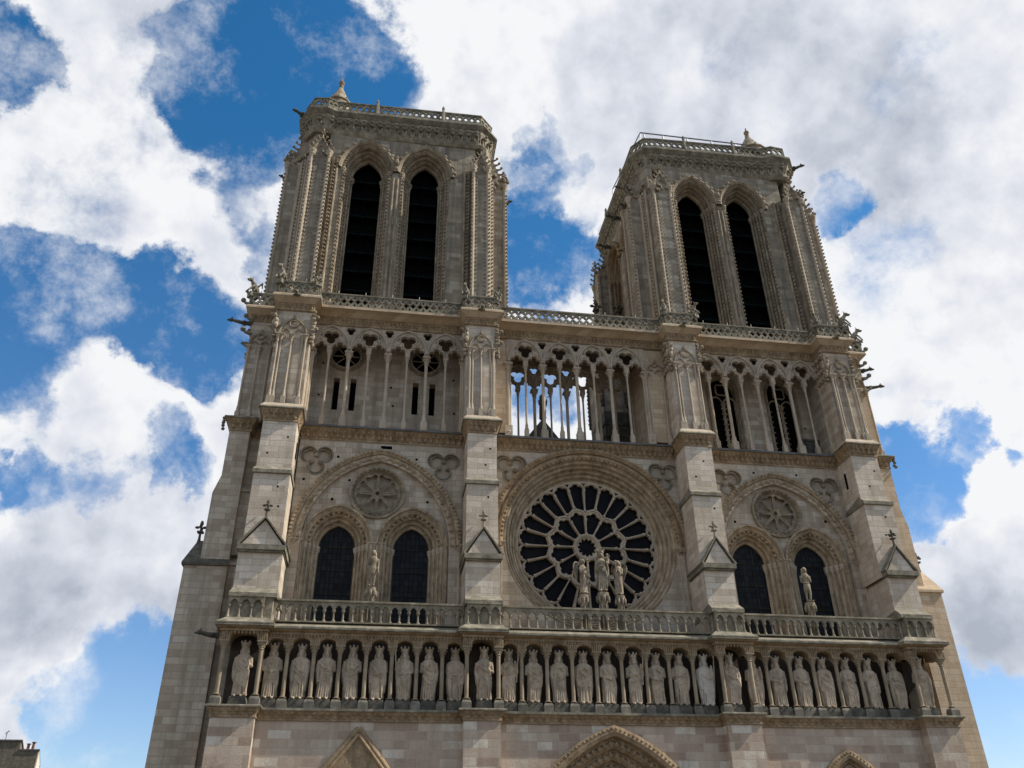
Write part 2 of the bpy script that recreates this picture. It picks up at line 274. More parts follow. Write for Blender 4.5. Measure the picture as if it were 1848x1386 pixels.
# ---------------------------------------------------------------- mesh builder
class MB:
    def __init__(s):
        s.v = []; s.f = []; s.mi = []; s.n = 0; s.X = None; s.m = 0
    def add(s, vs, fs):
        a = np.asarray(vs, float).reshape(-1, 3)
        if s.X is not None: a = a @ s.X[:3, :3].T + s.X[:3, 3]
        s.v.append(a); n = s.n
        s.f.extend([tuple(i + n for i in f) for f in fs]); s.mi.extend([s.m] * len(fs)); s.n += len(a)
    def box(s, x0, x1, y0, y1, z0, z1):
        s.add([(x0, y0, z0), (x1, y0, z0), (x1, y1, z0), (x0, y1, z0), (x0, y0, z1), (x1, y0, z1), (x1, y1, z1), (x0, y1, z1)],
              [(0, 3, 2, 1), (4, 5, 6, 7), (0, 1, 5, 4), (1, 2, 6, 5), (2, 3, 7, 6), (3, 0, 4, 7)])
    def plate(s, loops, y0, y1, back=True):
        """XZ polygon with holes, from y0 (front) to y1 (back)"""
        tri = geometry.tessellate_polygon([[Vector((p[0], p[1], 0)) for p in l] for l in loops])
        flat = [p for l in loops for p in l]; n = len(flat)
        vs = [(p[0], y0, p[1]) for p in flat] + [(p[0], y1, p[1]) for p in flat]
        fs = []
        for a, b, c in tri:
            A, B, C_ = flat[a], flat[b], flat[c]
            cr = (B[0] - A[0]) * (C_[1] - A[1]) - (B[1] - A[1]) * (C_[0] - A[0])
            if abs(cr) < 1e-9: continue
            if cr < 0: b, c = c, b
            fs.append((a, b, c))
            if back: fs.append((a + n, c + n, b + n))
        k = 0
        for li, l in enumerate(loops):
            m = len(l); ar = sum(l[i][0] * l[(i + 1) % m][1] - l[(i + 1) % m][0] * l[i][1] for i in range(m))
            ccw = ar > 0
            if li: ccw = not ccw
            for i in range(m):
                a, b = k + i, k + (i + 1) % m
                fs.append((a, a + n, b + n, b) if ccw else (a, b, b + n, a + n))
            k += m
        s.add(vs, fs)
    def grid(s, rows, closed=False, flip=False):
        """rows: list of point lists of the same length"""
        n = len(rows[0]); vs = [p for r in rows for p in r]; fs = []
        for i in range(len(rows) - 1):
            for j in range(n if closed else n - 1):
                a = i * n + j; b = i * n + (j + 1) % n; c = b + n; d = a + n
                fs.append((a, b, c, d) if not flip else (a, d, c, b))
        s.add(vs, fs)
    def tube(s, p0, p1, r0, r1=None, n=8, caps=True):
        r1 = r0 if r1 is None else r1
        p0, p1 = Vector(p0), Vector(p1); d = (p1 - p0).normalized(); a = d.orthogonal().normalized(); b = d.cross(a)
        vs = []
        for p, r in ((p0, r0), (p1, r1)):
            for k in range(n):
                t = 2 * math.pi * k / n; vs.append(p + (a * math.cos(t) + b * math.sin(t)) * r)
        fs = [(k, (k + 1) % n, n + (k + 1) % n, n + k) for k in range(n)]
        if caps: fs += [tuple(range(n - 1, -1, -1)), tuple(range(n, 2 * n))]
        s.add(vs, fs)
    def pipe(s, pts, r, n=6, closed=False):
        pts = [Vector(p) for p in pts]; rows = []; m = len(pts)
        for i, p in enumerate(pts):
            if closed: d = pts[(i + 1) % m] - pts[i - 1]
            else: d = pts[min(i + 1, m - 1)] - pts[max(i - 1, 0)]
            if d.length < 1e-9: d = Vector((1, 0, 0))
            d.normalize(); b = Vector((0, 1, 0)); b = (b - d * b.dot(d))
            if b.length < 1e-3: b = Vector((1, 0, 0)) - d * d.x
            b.normalize(); a = d.cross(b)
            rr = r if isinstance(r, (int, float)) else r[i]
            rows.append([p + (a * math.cos(2 * math.pi * k / n) + b * math.sin(2 * math.pi * k / n)) * rr for k in range(n)])
        if closed: rows.append(rows[0])
        else: s.add(rows[0], [tuple(range(n))]); s.add(rows[-1], [tuple(range(n - 1, -1, -1))])
        s.grid(rows, closed=True)
    def lathe(s, x, y, prof, n=10, rot=0.0):
        rows = [[(x + r * math.cos(rot + 2 * math.pi * k / n), y + r * math.sin(rot + 2 * math.pi * k / n), z) for k in range(n)] for r, z in prof]
        s.grid(rows, closed=True)
    def ell(s, c, r, nu=8, nv=5, M3=None):
        c = Vector(c); rows = []
        for i in range(nv + 1):
            ph = -math.pi / 2 + math.pi * i / nv
            row = []
            for k in range(nu):
                t = 2 * math.pi * k / nu
                q = Vector((r[0] * math.cos(ph) * math.cos(t), r[1] * math.cos(ph) * math.sin(t), r[2] * math.sin(ph)))
                row.append(c + (M3 @ q if M3 else q))
            rows.append(row)
        s.grid(rows, closed=True)
    def mesh(s, name, mats):
        me = bpy.data.meshes.new(name)
        V = np.concatenate(s.v) if s.v else np.zeros((0, 3))
        me.from_pydata(V.tolist(), [], s.f)
        for m in mats: me.materials.append(m)
        if len(mats) > 1: me.polygons.foreach_set('material_index', s.mi)
        me.update()
        return me
    def build(s, name, mats, parent=None, loc=None, smooth=False):
        if not isinstance(mats, (list, tuple)): mats = [mats]
        if s.n == 0: return None
        me = s.mesh(name, mats)
        if smooth: me.polygons.foreach_set('use_smooth', [True] * len(me.polygons)); me.set_sharp_from_angle(angle=R(40))
        o = bpy.data.objects.new(name, me); col.objects.link(o)
        if parent: o.parent = parent
        if loc: o.location = loc
        return o
def tag(o, label=None, cat=None, group=None, kind=None):
    if label: o['label'] = label
    if cat: o['category'] = cat
    if group: o['group'] = group
    if kind: o['kind'] = kind
    return o
def empty(name, loc=(0, 0, 0), parent=None):
    o = bpy.data.objects.new(name, None); o.location = loc; o.empty_display_size = .2; col.objects.link(o)
    if parent: o.parent = parent
    return o

# ---------------------------------------------------------------- shape vocabulary
def arc(cx, cz, r, a0, a1, n):
    return [(cx + r * math.cos(a0 + (a1 - a0) * i / n), cz + r * math.sin(a0 + (a1 - a0) * i / n)) for i in range(n + 1)]
def arch(cx, zs, hw, c=0.0, zb=None, n=12):
    """pointed (c>0) or round (c=0) arch path, left foot to right foot"""
    Rr = hw + c; pts = []
    aend = math.acos(-c / Rr) if c > 0 else math.pi / 2
    L = arc(cx + c, zs, Rr, math.pi, aend, n)
    Rt = [(2 * cx - x, z) for x, z in reversed(L)]
    pts = L + Rt[1:]
    if zb is not None: pts = [(cx - hw, zb)] + pts + [(cx + hw, zb)]
    return pts
def apex_h(hw, c): return math.sqrt(max((hw + c) ** 2 - c * c, 0))
def band(mb, cx, zs, c, prof, zb=None, n=14):
    """sweep: prof = [(half width, y)...] from outside to inside"""
    rows = [[(x, y, z) for x, z in arch(cx, zs, hw, c, zb, n)] for hw, y in prof]
    mb.grid(rows, flip=True)
def ringband(mb, cx, cz, prof, n=48):
    rows = [[(cx + r * math.cos(2 * math.pi * k / n), y, cz + r * math.sin(2 * math.pi * k / n)) for k in range(n)] for r, y in prof]
    mb.grid(rows, closed=True)
def orders(o0, o1, y0, y1, k, roll=.4):
    """stepped, rolled moulding profile from (o0,y0) to (o1,y1) in k steps"""
    pr = [(o0, y0)]
    do, dy = (o1 - o0) / k, (y1 - y0) / k
    for i in range(k):
        a, b = o0 + do * i, y0 + dy * i
        fl = do * (1 - roll)
        pr.append((a + fl * .45, b)); pr.append((a + fl * .5, b + dy * .22)); pr.append((a + fl * .62, b + dy * .22)); pr.append((a + fl * .7, b))
        r = abs(do) * roll
        for q in range(5):
            t = math.pi / 2 * q / 4
            pr.append((a + fl * .7 + (do - fl * .7) * math.sin(t), b + dy * .55 * (1 - math.cos(t))))
        pr.append((a + do, b + dy))
    return pr
def foil(cx, cz, r, k, d=0.62, lr=0.56, rot=0.0, n=7):
    """k-lobed foil outline, radius r"""
    pts = []; D_ = r * (1 - lr) ; L = r * lr
    half = math.pi / k
    # each lobe: circle of radius L centred at distance D_; clip to its sector
    for i in range(k):
        th = rot + 2 * math.pi * i / k
        c = (D_ * math.cos(th), D_ * math.sin(th))
        # angle on the lobe where it meets the sector edge
        s_ = D_ * math.sin(half)
        if s_ >= L: lim = math.pi * .5 + half * .5
        else: lim = math.pi - (math.asin(s_ / L) + 0) + half - math.pi * 0 if False else (half + math.asin(min(1, s_ / L)) + (math.pi - 2 * math.asin(min(1, s_ / L)) if k < 3 else 0))
        lim = half + math.asin(min(1, s_ / L))
        # two intersections with the ray; the outer one has this limit
        pts += [(cx + c[0] + L * math.cos(th + a), cz + c[1] + L * math.sin(th + a)) for a in [(-lim + 2 * lim * j / n) for j in range(n + 1)]]
    out = []
    for p in pts:
        if not out or (abs(p[0] - out[-1][0]) + abs(p[1] - out[-1][1])) > 1e-4: out.append(p)
    if abs(out[0][0] - out[-1][0]) + abs(out[0][1] - out[-1][1]) < 1e-4: out.pop()
    return out
def knobs(mb, pts, sp, size, y, rnd, jit=.1, flat=.8):
    """leaf-like bumps along a polyline in XZ"""
    P = [Vector((p[0], 0, p[1])) for p in pts]; acc = sp * .5
    for a, b in zip(P, P[1:]):
        L = (b - a).length; d = acc
        while d < L:
            p = a + (b - a) * (d / L); ang = math.atan2(b.z - a.z, b.x - a.x)
            M3 = Matrix.Rotation(-ang, 3, 'Y') @ Matrix.Rotation(rnd.uniform(-.4, .4), 3, 'X')
            k = size * rnd.uniform(1 - jit, 1 + jit)
            mb.ell((p.x, y, p.z), (k * .8, k * flat, k), 6, 4, M3)
            d += sp
        acc = d - L
def leafrow(mb, x0, x1, y, z, sp, w, h, rnd, axis='x', out=-1):
    """row of curling stiff leaves hanging under a ledge; axis x (front) or y (sides)"""
    n = max(1, int(round(abs(x1 - x0) / sp))); st = (x1 - x0) / n
    for i in range(n):
        c = x0 + st * (i + .5); k = rnd.uniform(.85, 1.1)
        for (dy, dz, a, b_, c_) in ((0.0, 0.0, .42, .30, .50), (.16, .34, .46, .24, .24)):
            cc = (c, y + out * dy * h * k, z + dz * h) if axis == 'x' else (y + out * dy * h * k, c, z + dz * h)
            rr = (w * a, h * b_ * k, h * c_) if axis == 'x' else (h * b_ * k, w * a, h * c_)
            mb.ell(cc, rr, 6, 4)
def offset_poly(poly, d):
    n = len(poly); out = []
    for i in range(n):
        p0, p1, p2 = Vector(poly[i - 1]), Vector(poly[i]), Vector(poly[(i + 1) % n])
        e1 = (p1 - p0).normalized(); e2 = (p2 - p1).normalized()
        n1 = Vector((e1.y, -e1.x)); n2 = Vector((e2.y, -e2.x)); b = (n1 + n2)
        b = b / max(b.dot(n1), .3) if b.length > 1e-6 else n1
        out.append((p1.x + b.x * d, p1.y + b.y * d))
    return out
def skirt(mb, poly, prof, top=True, bottom=True):
    """mitred cornice round a closed CCW footprint; prof=[(out,z)...] upward"""
    rows = [[(x, y, z) for x, y in offset_poly(poly, o)] for o, z in prof]
    mb.grid(rows, closed=True)
    n = len(poly)
    if top: mb.add(rows[-1], [tuple(range(n))])
    if bottom: mb.add(rows[0], [tuple(range(n - 1, -1, -1))])
def rectp(x0, x1, y0, y1): return [(x0, y0), (x1, y0), (x1, y1), (x0, y1)]
def column(mb, x, y, z0, z1, r, cap=.5, base=.3, n=10, sq=True, leaf=None):
    """pedestal, base rings, shaft, leafy capital, abacus"""
    b = base
    if sq: mb.box(x - r * 1.9, x + r * 1.9, y - r * 1.9, y + r * 1.9, z0, z0 + b * .55)
    mb.lathe(x, y, [(r * 1.8, z0 + b * .5), (r * 1.85, z0 + b * .62), (r * 1.35, z0 + b * .74), (r * 1.45, z0 + b * .84), (r, z0 + b)], n)
    zc = z1 - cap
    mb.lathe(x, y, [(r, z0 + b), (r * .97, zc), (r * 1.3, zc + cap * .04), (r * 1.3, zc + cap * .10), (r * 1.02, zc + cap * .16), (r * 1.25, zc + cap * .45), (r * 1.9, zc + cap * .72), (r * 2.05, zc + cap * .80)], n)
    a = r * 2.15
    mb.box(x - a, x + a, y - a, y + a, zc + cap * .79, z1 - cap * .12); a *= 1.1
    mb.box(x - a, x + a, y - a, y + a, z1 - cap * .12, z1)
    if leaf:
        for k in range(6):
            t = 2 * math.pi * k / 6 + .3
            for (rr, zz, s_) in ((1.35, .35, .42), (1.9, .66, .5)):
                mb.ell((x + math.cos(t + zz) * r * rr, y + math.sin(t + zz) * r * rr, zc + cap * zz), (r * s_, r * s_, r * s_ * 1.1), 5, 4)
def hook(mb, x, y, z, dx, dy, s):
    """crocket: stalk curling outward and up"""
    mb.pipe([(x, y, z), (x + dx * s * .6, y + dy * s * .6, z + s * .15), (x + dx * s * 1.0, y + dy * s * 1.0, z + s * .5)], [s * .3, s * .2, s * .16], 5)
    mb.ell((x + dx * s * .95, y + dy * s * .95, z + s * .55), (s * .34, s * .34, s * .3), 6, 4)
def finial(mb, x, y, z, h):
    mb.lathe(x, y, [(h * .10, z - h * .1), (h * .06, z + h * .15), (h * .055, z + h * .38), (h * .15, z + h * .42), (h * .15, z + h * .47), (h * .05, z + h * .52), (h * .05, z + h * .75), (h * .09, z + h * .86), (h * .05, z + h)], 8)
    for k in range(4):
        t = math.pi / 2 * k
        mb.ell((x + math.cos(t) * h * .17, y + math.sin(t) * h * .17, z + h * .68), (h * .12 if k % 2 == 0 else h * .07, h * .07 if k % 2 == 0 else h * .12, h * .07), 6, 4)
        mb.ell((x + math.cos(t + .78) * h * .12, y + math.sin(t + .78) * h * .12, z + h * .45), (h * .07, h * .07, h * .06), 6, 4)
# ================================================================ ground
GZ = -5.0
g_ = MB(); g_.add([(-1500, -1500, GZ), (1500, -1500, GZ), (1500, 1500, GZ), (-1500, 1500, GZ)], [(0, 1, 2, 3)])
tag(g_.build('ground', M['ground']), kind='structure')

# ================================================================ cathedral
cath = empty('cathedral', (0.6, 4.0, GZ))
tag(cath, 'gothic stone cathedral front with two square towers and a round rose window', 'cathedral')
PINV = Matrix.Translation(-Vector(cath.location))
def part(mb, name, mats, parent=None, smooth=False, label=None):
    o = mb.build(name, mats, smooth=smooth)
    if o is None: return None
    if parent is None: o.parent = cath; o.matrix_parent_inverse = PINV
    else: o.parent = parent
    if label: o['label'] = label
    return o
rnd = random.Random(7)

# buttress footprints: lower / virgin-gallery / upper, x-left x-right
BL = [(-19.6, -17.5), (-7.28, -5.38), (6.62, 8.52), (17.97, 19.95)]
BM = [(-19.6, -17.25), (-7.25, -5.3), (6.7, 8.5), (18.2, 20.05)]
BU = [(-19.5, -17.45), (-7.24, -5.38), (6.64, 8.5), (18.0, 19.92)]
YW = 3.4           # main wall plane at rose level
bays = [(-17.3, -7.2), (-5.35, 6.7), (8.45, 18.05)]

# ---- lower wall with the three portal gables
for i, (x0, x1) in enumerate(bays):
    hl = [arch(*((-12.45, 5.2, 1.72, 1.0), (.55, 1.22, 5.04, 2.3), (13.35, 3.95, 2.03, 1.6))[i], GZ + .02, 16)[::-1]]
    mb = MB(); mb.plate([[(x0 - .4, GZ), (x1 + .5, GZ), (x1 + .5, 8.86), (x0 - .4, 8.86)]] + hl, 1.0, 3.4, back=False)
    w = part(mb, 'wall', M['low'])
mb = MB(); mb.box(-20.6, 21.0, 5.3, 18, GZ, 26.4); part(mb, 'wall', M['wall'])
def hood(cx, zs, hw, c, y, ys, k, mats, knob=.11, gable=False):
    mb = MB(); band(mb, cx, zs, c, orders(hw, hw - k * .42, y, ys, k), GZ, 16)
    rr = random.Random(int(cx * 10) & 255)
    for q in range(k):
        h = hw - .42 * q - .2
        knobs(mb, arch(cx, zs, h, c, None, 14), .26, knob, y + (ys - y) * q / k - .03, rr)
    return mb
# centre: deep pointed archivolts
mb = MB(); CX = .55
band(mb, CX, 1.22, 2.3, [(5.6, .97), (5.6, .62), (5.3, .55), (5.1, .62), (5.05, .97)] + orders(5.05, 2.2, .97, 3.0, 6), GZ, 24)
rr = random.Random(3)
knobs(mb, arch(CX, 1.22, 5.45, 2.3, None, 24), .24, .085, .58, rr)
for q in range(6):
    knobs(mb, arch(CX, 1.22, 4.82 - .475 * q, 2.3, None, 20), .34, .17, 1.0 + .34 * q, rr)
part(mb, 'portal', [M['ochre']])
# side portals
mb = MB()
for s in (-1, 1):
    mb.pipe([(-12.45, .95, 8.5), (-12.45 + s * 2.9, .95, 5.0)], .14, 8); mb.pipe([(-12.45, .86, 8.2), (-12.45 + s * 2.65, .86, 5.0)], .09, 8)
mb.plate([[(-12.45 - 2.75, 5.0), (-12.45 + 2.75, 5.0), (-12.45, 8.3)]], .9, 1.1)
band(mb, -12.45, 5.2, 1.0, orders(1.75, .6, .88, 2.2, 3), GZ, 14)
part(mb, 'portal', [M['ochre']])
mb = MB()
band(mb, 13.35, 3.95, 1.6, [(2.5, .97), (2.5, .72), (2.25, .66), (2.1, .72), (2.05, .97)] + orders(2.05, .7, .95, 2.2, 3), GZ, 16)
knobs(mb, arch(13.35, 3.95, 2.38, 1.6, None, 16), .2, .07, .69, rr)
part(mb, 'portal', [M['ochre']])

# ---- buttresses (each a part; pediment and finial are sub-parts)
for i in range(4):
    mb = MB()
    a, b = BL[i]; mb.box(a, b, .35, 3.5, GZ, 8.86)
    but = part(mb, 'buttress', M['low'])
    mb = MB(); a, b = BM[i]; mb.box(a, b, 1.0, 3.6, 13.2, 17.46)
    a2, b2 = BU[i]
    mb.box(a2, b2, 1.25, 3.7, 17.46, 22.35)
    mb.box(a2 + .03, b2 - .03, 1.5, 3.8, 22.35, 25.75)
    # slot window on the side of the buttress
    part(mb, 'shaft', M['pier'], but)
    # weathered sill at the foot and set-offs
    for (z, y, x0, x1, h, ov) in ((14.9, .42, a, b, .5, .06), (22.3, 1.12, a2, b2, .55, .07)):
        mb = MB(); mb.add([(x0 - ov, y, z - .1), (x1 + ov, y, z - .1), (x1 + ov, y, z + .12), (x0 - ov, y, z + .12), (x0 - .0, y + .55, z + h), (x1, y + .55, z + h), (x0 - ov, y + .6, z - .1), (x1 + ov, y + .6, z - .1), (x0 - ov, 3.5, z + .12), (x1 + ov, 3.5, z + .12), (x0 - ov, 3.5, z - .1), (x1 + ov, 3.5, z - .1)],
               [(0, 1, 2, 3), (3, 2, 5, 4), (0, 6, 7, 1), (3, 4, 8), (2, 9, 5), (0, 3, 8, 10), (1, 11, 9, 2), (6, 10, 11, 7)])
        part(mb, 'set_off', M['top'], but)
    cx = (a + b) / 2 + (.0 if i else .03); hw = (b - a) / 2 + .10
    mb = MB()
    mb.m = 0
    y0, y1, ze, za = .72, 3.5, 17.72, 19.3
    mb.plate([[(cx - hw + .14, ze), (cx + hw - .14, ze), (cx, za - .12)]], y0 + .1, y1)
    mb.m = 1
    for s in (-1, 1):   # sloping slabs
        e = Vector((cx + s * hw, 0, ze)); t = Vector((cx, 0, za)); nrm_ = Vector((s * (za - ze), 0, hw)).normalized() * .09
        q = [e, t, t + Vector((0, 0, .11)), e + nrm_]
        mb.plate([[(p.x, p.z) for p in (q if s < 0 else q)]], y0 - .02, y1 - .01)
    mb.box(cx - hw, cx + hw, y0 - .04, y1 - .03, 17.46, ze + .03)
    mb.box(cx - hw + .08, cx + hw - .08, y0 + .08, y1 - .05, 17.36, 17.46)
    part(mb, 'pediment', [M['pier'], M['top']], but)
    mb = MB(); finial(mb, cx, y0 + .15, za + .05, 1.05); part(mb, 'finial', M['grime'] if i in (0, 3) else M['carved'], but)

# ---- kings' gallery: ledge, back wall, columns, cusped lintel, top cornice
def ledge(mbs, x0, x1, yf, yb, zt, h, out, sides=True, spc=.42, leaf=True, rows=1, slab=.12):
    """horizontal cornice: slab on a cove lined with leaves. mbs=(slab builder, carved builder)"""
    sb, cb = mbs
    if sides:
        poly = rectp(x0, x1, yf, yb)
        skirt(sb, poly, [(out - .03, zt - slab), (out, zt - slab + .02), (out, zt - .03), (out - .03, zt)])
        skirt(cb, poly, [(0, zt - h), (.05, zt - h), (.05, zt - h + .09), (0.02, zt - h + .13), (.06, zt - h * .55), (out * .55, zt - slab - h * .18), (out - .06, zt - slab - .004)], top=False, bottom=False)
    else:
        for b_, pr in ((sb, [(0, zt - slab), (out, zt - slab), (out, zt), (0, zt), (-.6, zt + .08)]), (cb, [(0, zt - h), (.05, zt - h), (.05, zt - h + .09), (0.02, zt - h + .13), (.06, zt - h * .55), (out * .55, zt - slab - h * .18), (out - .06, zt - slab - .004)])):
            rows_ = [[(x0, yf - o, z), (x1, yf - o, z)] for o, z in pr]
            b_.grid(rows_)
    if leaf:
        hh = (h - slab) ; zc = zt - h + hh * .45
        leafrow(cb, x0, x1, yf - .04, zc, spc, spc * .95, hh * .62, rnd)
        leafrow(cb, x0, x1, yf - out * .55, zc + hh * .32, spc * .8, spc * .6, hh * .36, rnd)
        if sides:
            leafrow(cb, yf, yb, x0 + .04, zc, spc, spc * .95, hh * .62, rnd, 'y', -1)
            leafrow(cb, yf, yb, x1 - .04, zc, spc, spc * .95, hh * .62, rnd, 'y', 1)
def cornice(x0, x1, yf, yb, zt, h, out, name='cornice', sides=True, mats=None, **k):
    sb, cb = MB(), MB(); ledge((sb, cb), x0, x1, yf, yb, zt, h, out, sides, **k)
    o = part(cb, name, (mats or (M['top'], M['ochre']))[1], smooth=True)
    part(sb, 'ledge', (mats or (M['top'], M['ochre']))[0], o)
    return o
for i in range(4): cornice(BL[i][0], BL[i][1], .33, 2.5, 9.40, .56, .28)
for (x0, x1) in bays: cornice(x0 - .3, x1 + .4, .97, 2.5, 9.37, .56, .32, sides=False)
# gallery floor and back wall
mb = MB(); mb.box(-19.7, 20.05, 1.0, 3.2, 8.9, 9.36)
part(mb, 'gallery_floor', M['grime'])
mb = MB(); mb.box(-19.5, 19.9, 2.9, 3.25, 9.36, 13.3); part(mb, 'gallery_wall', M['niche_shade'])
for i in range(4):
    mb = MB(); mb.box(BL[i][0] + .25, BL[i][1] - .25, 1.7, 2.9, 9.36, 13.2); part(mb, 'wall', M['niche_shade'])

KX = [(-18.56, 0), (-17.03, 1), (-15.63, 1), (-14.37, 1), (-13.02, 1), (-11.69, 1), (-10.38, 1), (-9.11, 1), (-7.74, 1), (-6.22, 0), (-4.89, 1), (-3.57, 1), (-2.16, 1), (-.83, 1), (.49, 1), (1.94, 1), (3.22, 1), (4.5, 1), (5.93, 1), (7.45, 0), (8.74, 1), (10.11, 1), (11.51, 1), (12.87, 1), (14.26, 1), (15.6, 1), (17.12, 1), (18.82, 0)]
KX = [((x + 11.83) * (1.0066 if k else .9935) - 11.83 + (0 if k else .05), k) for x, k in KX]
cols = []
for i, (x, k) in enumerate(KX):
    if k == 0:
        a, b = [q for q in BL if q[0] - .3 < x < q[1] + .3][0]
        cols += [(a + .12, .42), (b - .12, .42)]
    if i < len(KX) - 1 and k == 1 and KX[i + 1][1] == 1: cols.append(((x + KX[i + 1][0]) / 2, .98))
cproto = MB(); column(cproto, 0, 0, 0, 3.13, .105, cap=.5, base=.2, n=12, leaf=True, sq=False); cproto.v = [a * np.array([1, 1, 1]) for a in cproto.v]
cme = cproto.mesh('gallery_column', [M['niche_column']])
cme.polygons.foreach_set('use_smooth', [True] * len(cme.polygons)); cme.set_sharp_from_angle(angle=R(40))
def inst(me, name, loc, parent=None, rot=0, scale=(1, 1, 1)):
    o = bpy.data.objects.new(name, me); col.objects.link(o); o.rotation_euler = (0, 0, rot); o.scale = scale
    o.location = loc
    if parent is None: o.parent = cath; o.matrix_parent_inverse = PINV
    else: o.parent = parent
    return o
pb = MB(); pb.box(-.25, .25, -.25, .25, -.42, -.10); pb.add([(-.25, -.25, -.1), (.25, -.25, -.1), (.25, .25, -.1), (-.25, .25, -.1), (-.2, -.2, .02), (.2, -.2, .02), (.2, .2, .02), (-.2, .2, .02)], [(0, 1, 5, 4), (1, 2, 6, 5), (2, 3, 7, 6), (3, 0, 4, 7), (4, 5, 6, 7)])
pbm = pb.mesh('base', [M['grime2']])
for x, y in cols:
    o = inst(cme, 'gallery_column', (x, y, 9.80), scale=(1, 1, (12.51 - 9.80) / 3.13))
    ob = bpy.data.objects.new('base', pbm); col.objects.link(ob); ob.parent = o; ob.scale = (1, 1, 3.13 / (12.51 - 9.80))
# cusped arches over every king
def niche_lintel(xs, y0, y1, z0, z1):
    """xs = supports; round-headed cusped openings between neighbours"""
    mb = MB(); bot = []
    for a, b in zip(xs, xs[1:]):
        c = (a + b) / 2; hw = (b - a) / 2 - .2
        bot += [(a + .2, z0)] + [(c + hw * math.cos(math.pi - math.pi * q / 10) * (1.0 if q in (0, 10) else .97), z0 + hw * .72 * abs(math.sin(math.pi * q / 10)) ** .8) for q in range(1, 10)] + [(b - .2, z0)]
    loop = [(xs[0] - .2, z1), (xs[0] - .2, z0)] + bot + [(xs[-1] + .2, z0), (xs[-1] + .2, z1)]
    out_ = [loop[0]]
    for p in loop[1:]:
        if abs(p[0] - out_[-1][0]) + abs(p[1] - out_[-1][1]) > 1e-4: out_.append(p)
    mb.plate([out_], y0, y1)
    for a, b in zip(xs, xs[1:]):
        c = (a + b) / 2; hw = (b - a) / 2 - .13
        pts = [(c + hw * math.cos(math.pi - math.pi * q / 12), z0 + .04 + hw * .76 * math.sin(math.pi * q / 12)) for q in range(13)]
        mb.pipe([(p[0], y0, p[1]) for p in pts], .045, 6)
    # small arcading of little castles above the capitals
    for x in xs:
        for q in range(-2, 3):
            mb.box(x + q * .105 - .032, x + q * .105 + .032, y0 - .06, y0 + .02, z0 + .02, z0 + .34)
    n = int((xs[-1] - xs[0]) / .17)
    for q in range(n):
        mb.ell((xs[0] + (q + .5) * (xs[-1] - xs[0]) / n, y0 - .03, z1 - .1), (.06, .07, .09), 5, 4)
    return mb
bx = [c for c in cols if c[1] == .98]
for (x0, x1) in bays:
    xs = sorted([c[0] for c in cols if x0 - 1.0 < c[0] < x1 + 1.0 and (c[1] == .98)])
    ed = [c[0] for c in cols if c[1] == .42]
    lft = max([e_ for e_ in ed if e_ < xs[0]]); rgt = min([e_ for e_ in ed if e_ > xs[-1]])
    part(niche_lintel([lft + .05] + xs + [rgt - .05], .82, 1.5, 12.5, 13.02), 'niche_arcade', M['ochre'])
for i, (a, b) in enumerate(BL):
    mb = niche_lintel([a + .12, b - .12], .26, 1.4, 12.5, 13.0)
    for x in (a, b): mb.box(x - .14 if x == a else x - .3, x + .3 if x == a else x + .14, .8, 1.5, 12.52, 12.98)
    part(mb, 'niche_arcade', M['ochre'])
for i, (a, b) in enumerate(BL): cornice(a - .1, b + .1, .2, 2.5, 13.28, .32, .3, leaf=False, slab=.1)
for (x0, x1) in bays: cornice(x0 - .3, x1 + .4, .8, 2.5, 13.30, .32, .32, sides=False, leaf=False, slab=.1)
# sloping weathered top of the gallery
def slope(x0, x1, y0, z0, y1, z1, th=.1, mat_='top'):
    mb = MB(); mb.add([(x0, y0, z0 - th), (x1, y0, z0 - th), (x1, y0, z0), (x0, y0, z0), (x1, y1, z1), (x0, y1, z1), (x1, y1, z1 - .5), (x0, y1, z1 - .5)],
                      [(0, 1, 2, 3), (3, 2, 4, 5), (1, 6, 4, 2), (0, 3, 5, 7), (0, 7, 6, 1)])
    part(mb, 'weathering', M[mat_])
for (x0, x1) in bays: slope(x0 - .05, x1 + .05, .46, 13.33, 1.25, 13.72)
for i, (a, b) in enumerate(BL):
    a -= .1; b += .1
    mb = MB(); skirt(mb, rectp(a - .3, b + .3, -.1, 2.4), [(0, 13.29), (0, 13.36), (-.42, 13.68)]); part(mb, 'weathering', M['top'])

# ---- Virgin gallery balustrade: colonnettes under little pointed arches
def arcade_rail(x0, x1, y, z0, z1, n, th=.16):
    mb = MB(); w = (x1 - x0) / n; loops = [[(x0, z0 + .62 * (z1 - z0)), (x1, z0 + .62 * (z1 - z0)), (x1, z1), (x0, z1)]]
    zs = z0 + .56 * (z1 - z0); bot = []
    for i in range(n):
        c = x0 + w * (i + .5); hw = w * .36
        bot += [(c - w * .5 + .0, zs)] if i == 0 else []
        bot += [(p[0], p[1]) for p in arch(c, zs + .02, hw, hw * .5, None, 4)]
    loop = [(x0, z1 - .1)] + [(x0, zs)] + bot + [(x1, zs), (x1, z1 - .1)]
    mb.plate([loop], y, y + th)
    mb.box(x0, x1, y - .07, y + th + .07, z1 - .1, z1)
    mb.box(x0, x1, y - .05, y + th + .05, z0, z0 + .07)
    for i in range(n + 1):
        x = x0 + w * i; x = min(max(x, x0 + .06), x1 - .06); yy = y + th / 2
        mb.lathe(x, yy, [(.10, z0 + .06), (.105, z0 + .12), (.055, z0 + .2), (.05, zs - .14), (.06, zs - .13), (.11, zs - .02), (.11, zs + .03)], 8)
    return mb
part(arcade_rail(-17.2, -7.3, .95, 13.68, 14.88, 20), 'balustrade', M['rail'], smooth=True)
part(arcade_rail(-5.25, 6.68, .95, 13.66, 14.90, 24), 'balustrade', M['rail'], smooth=True)
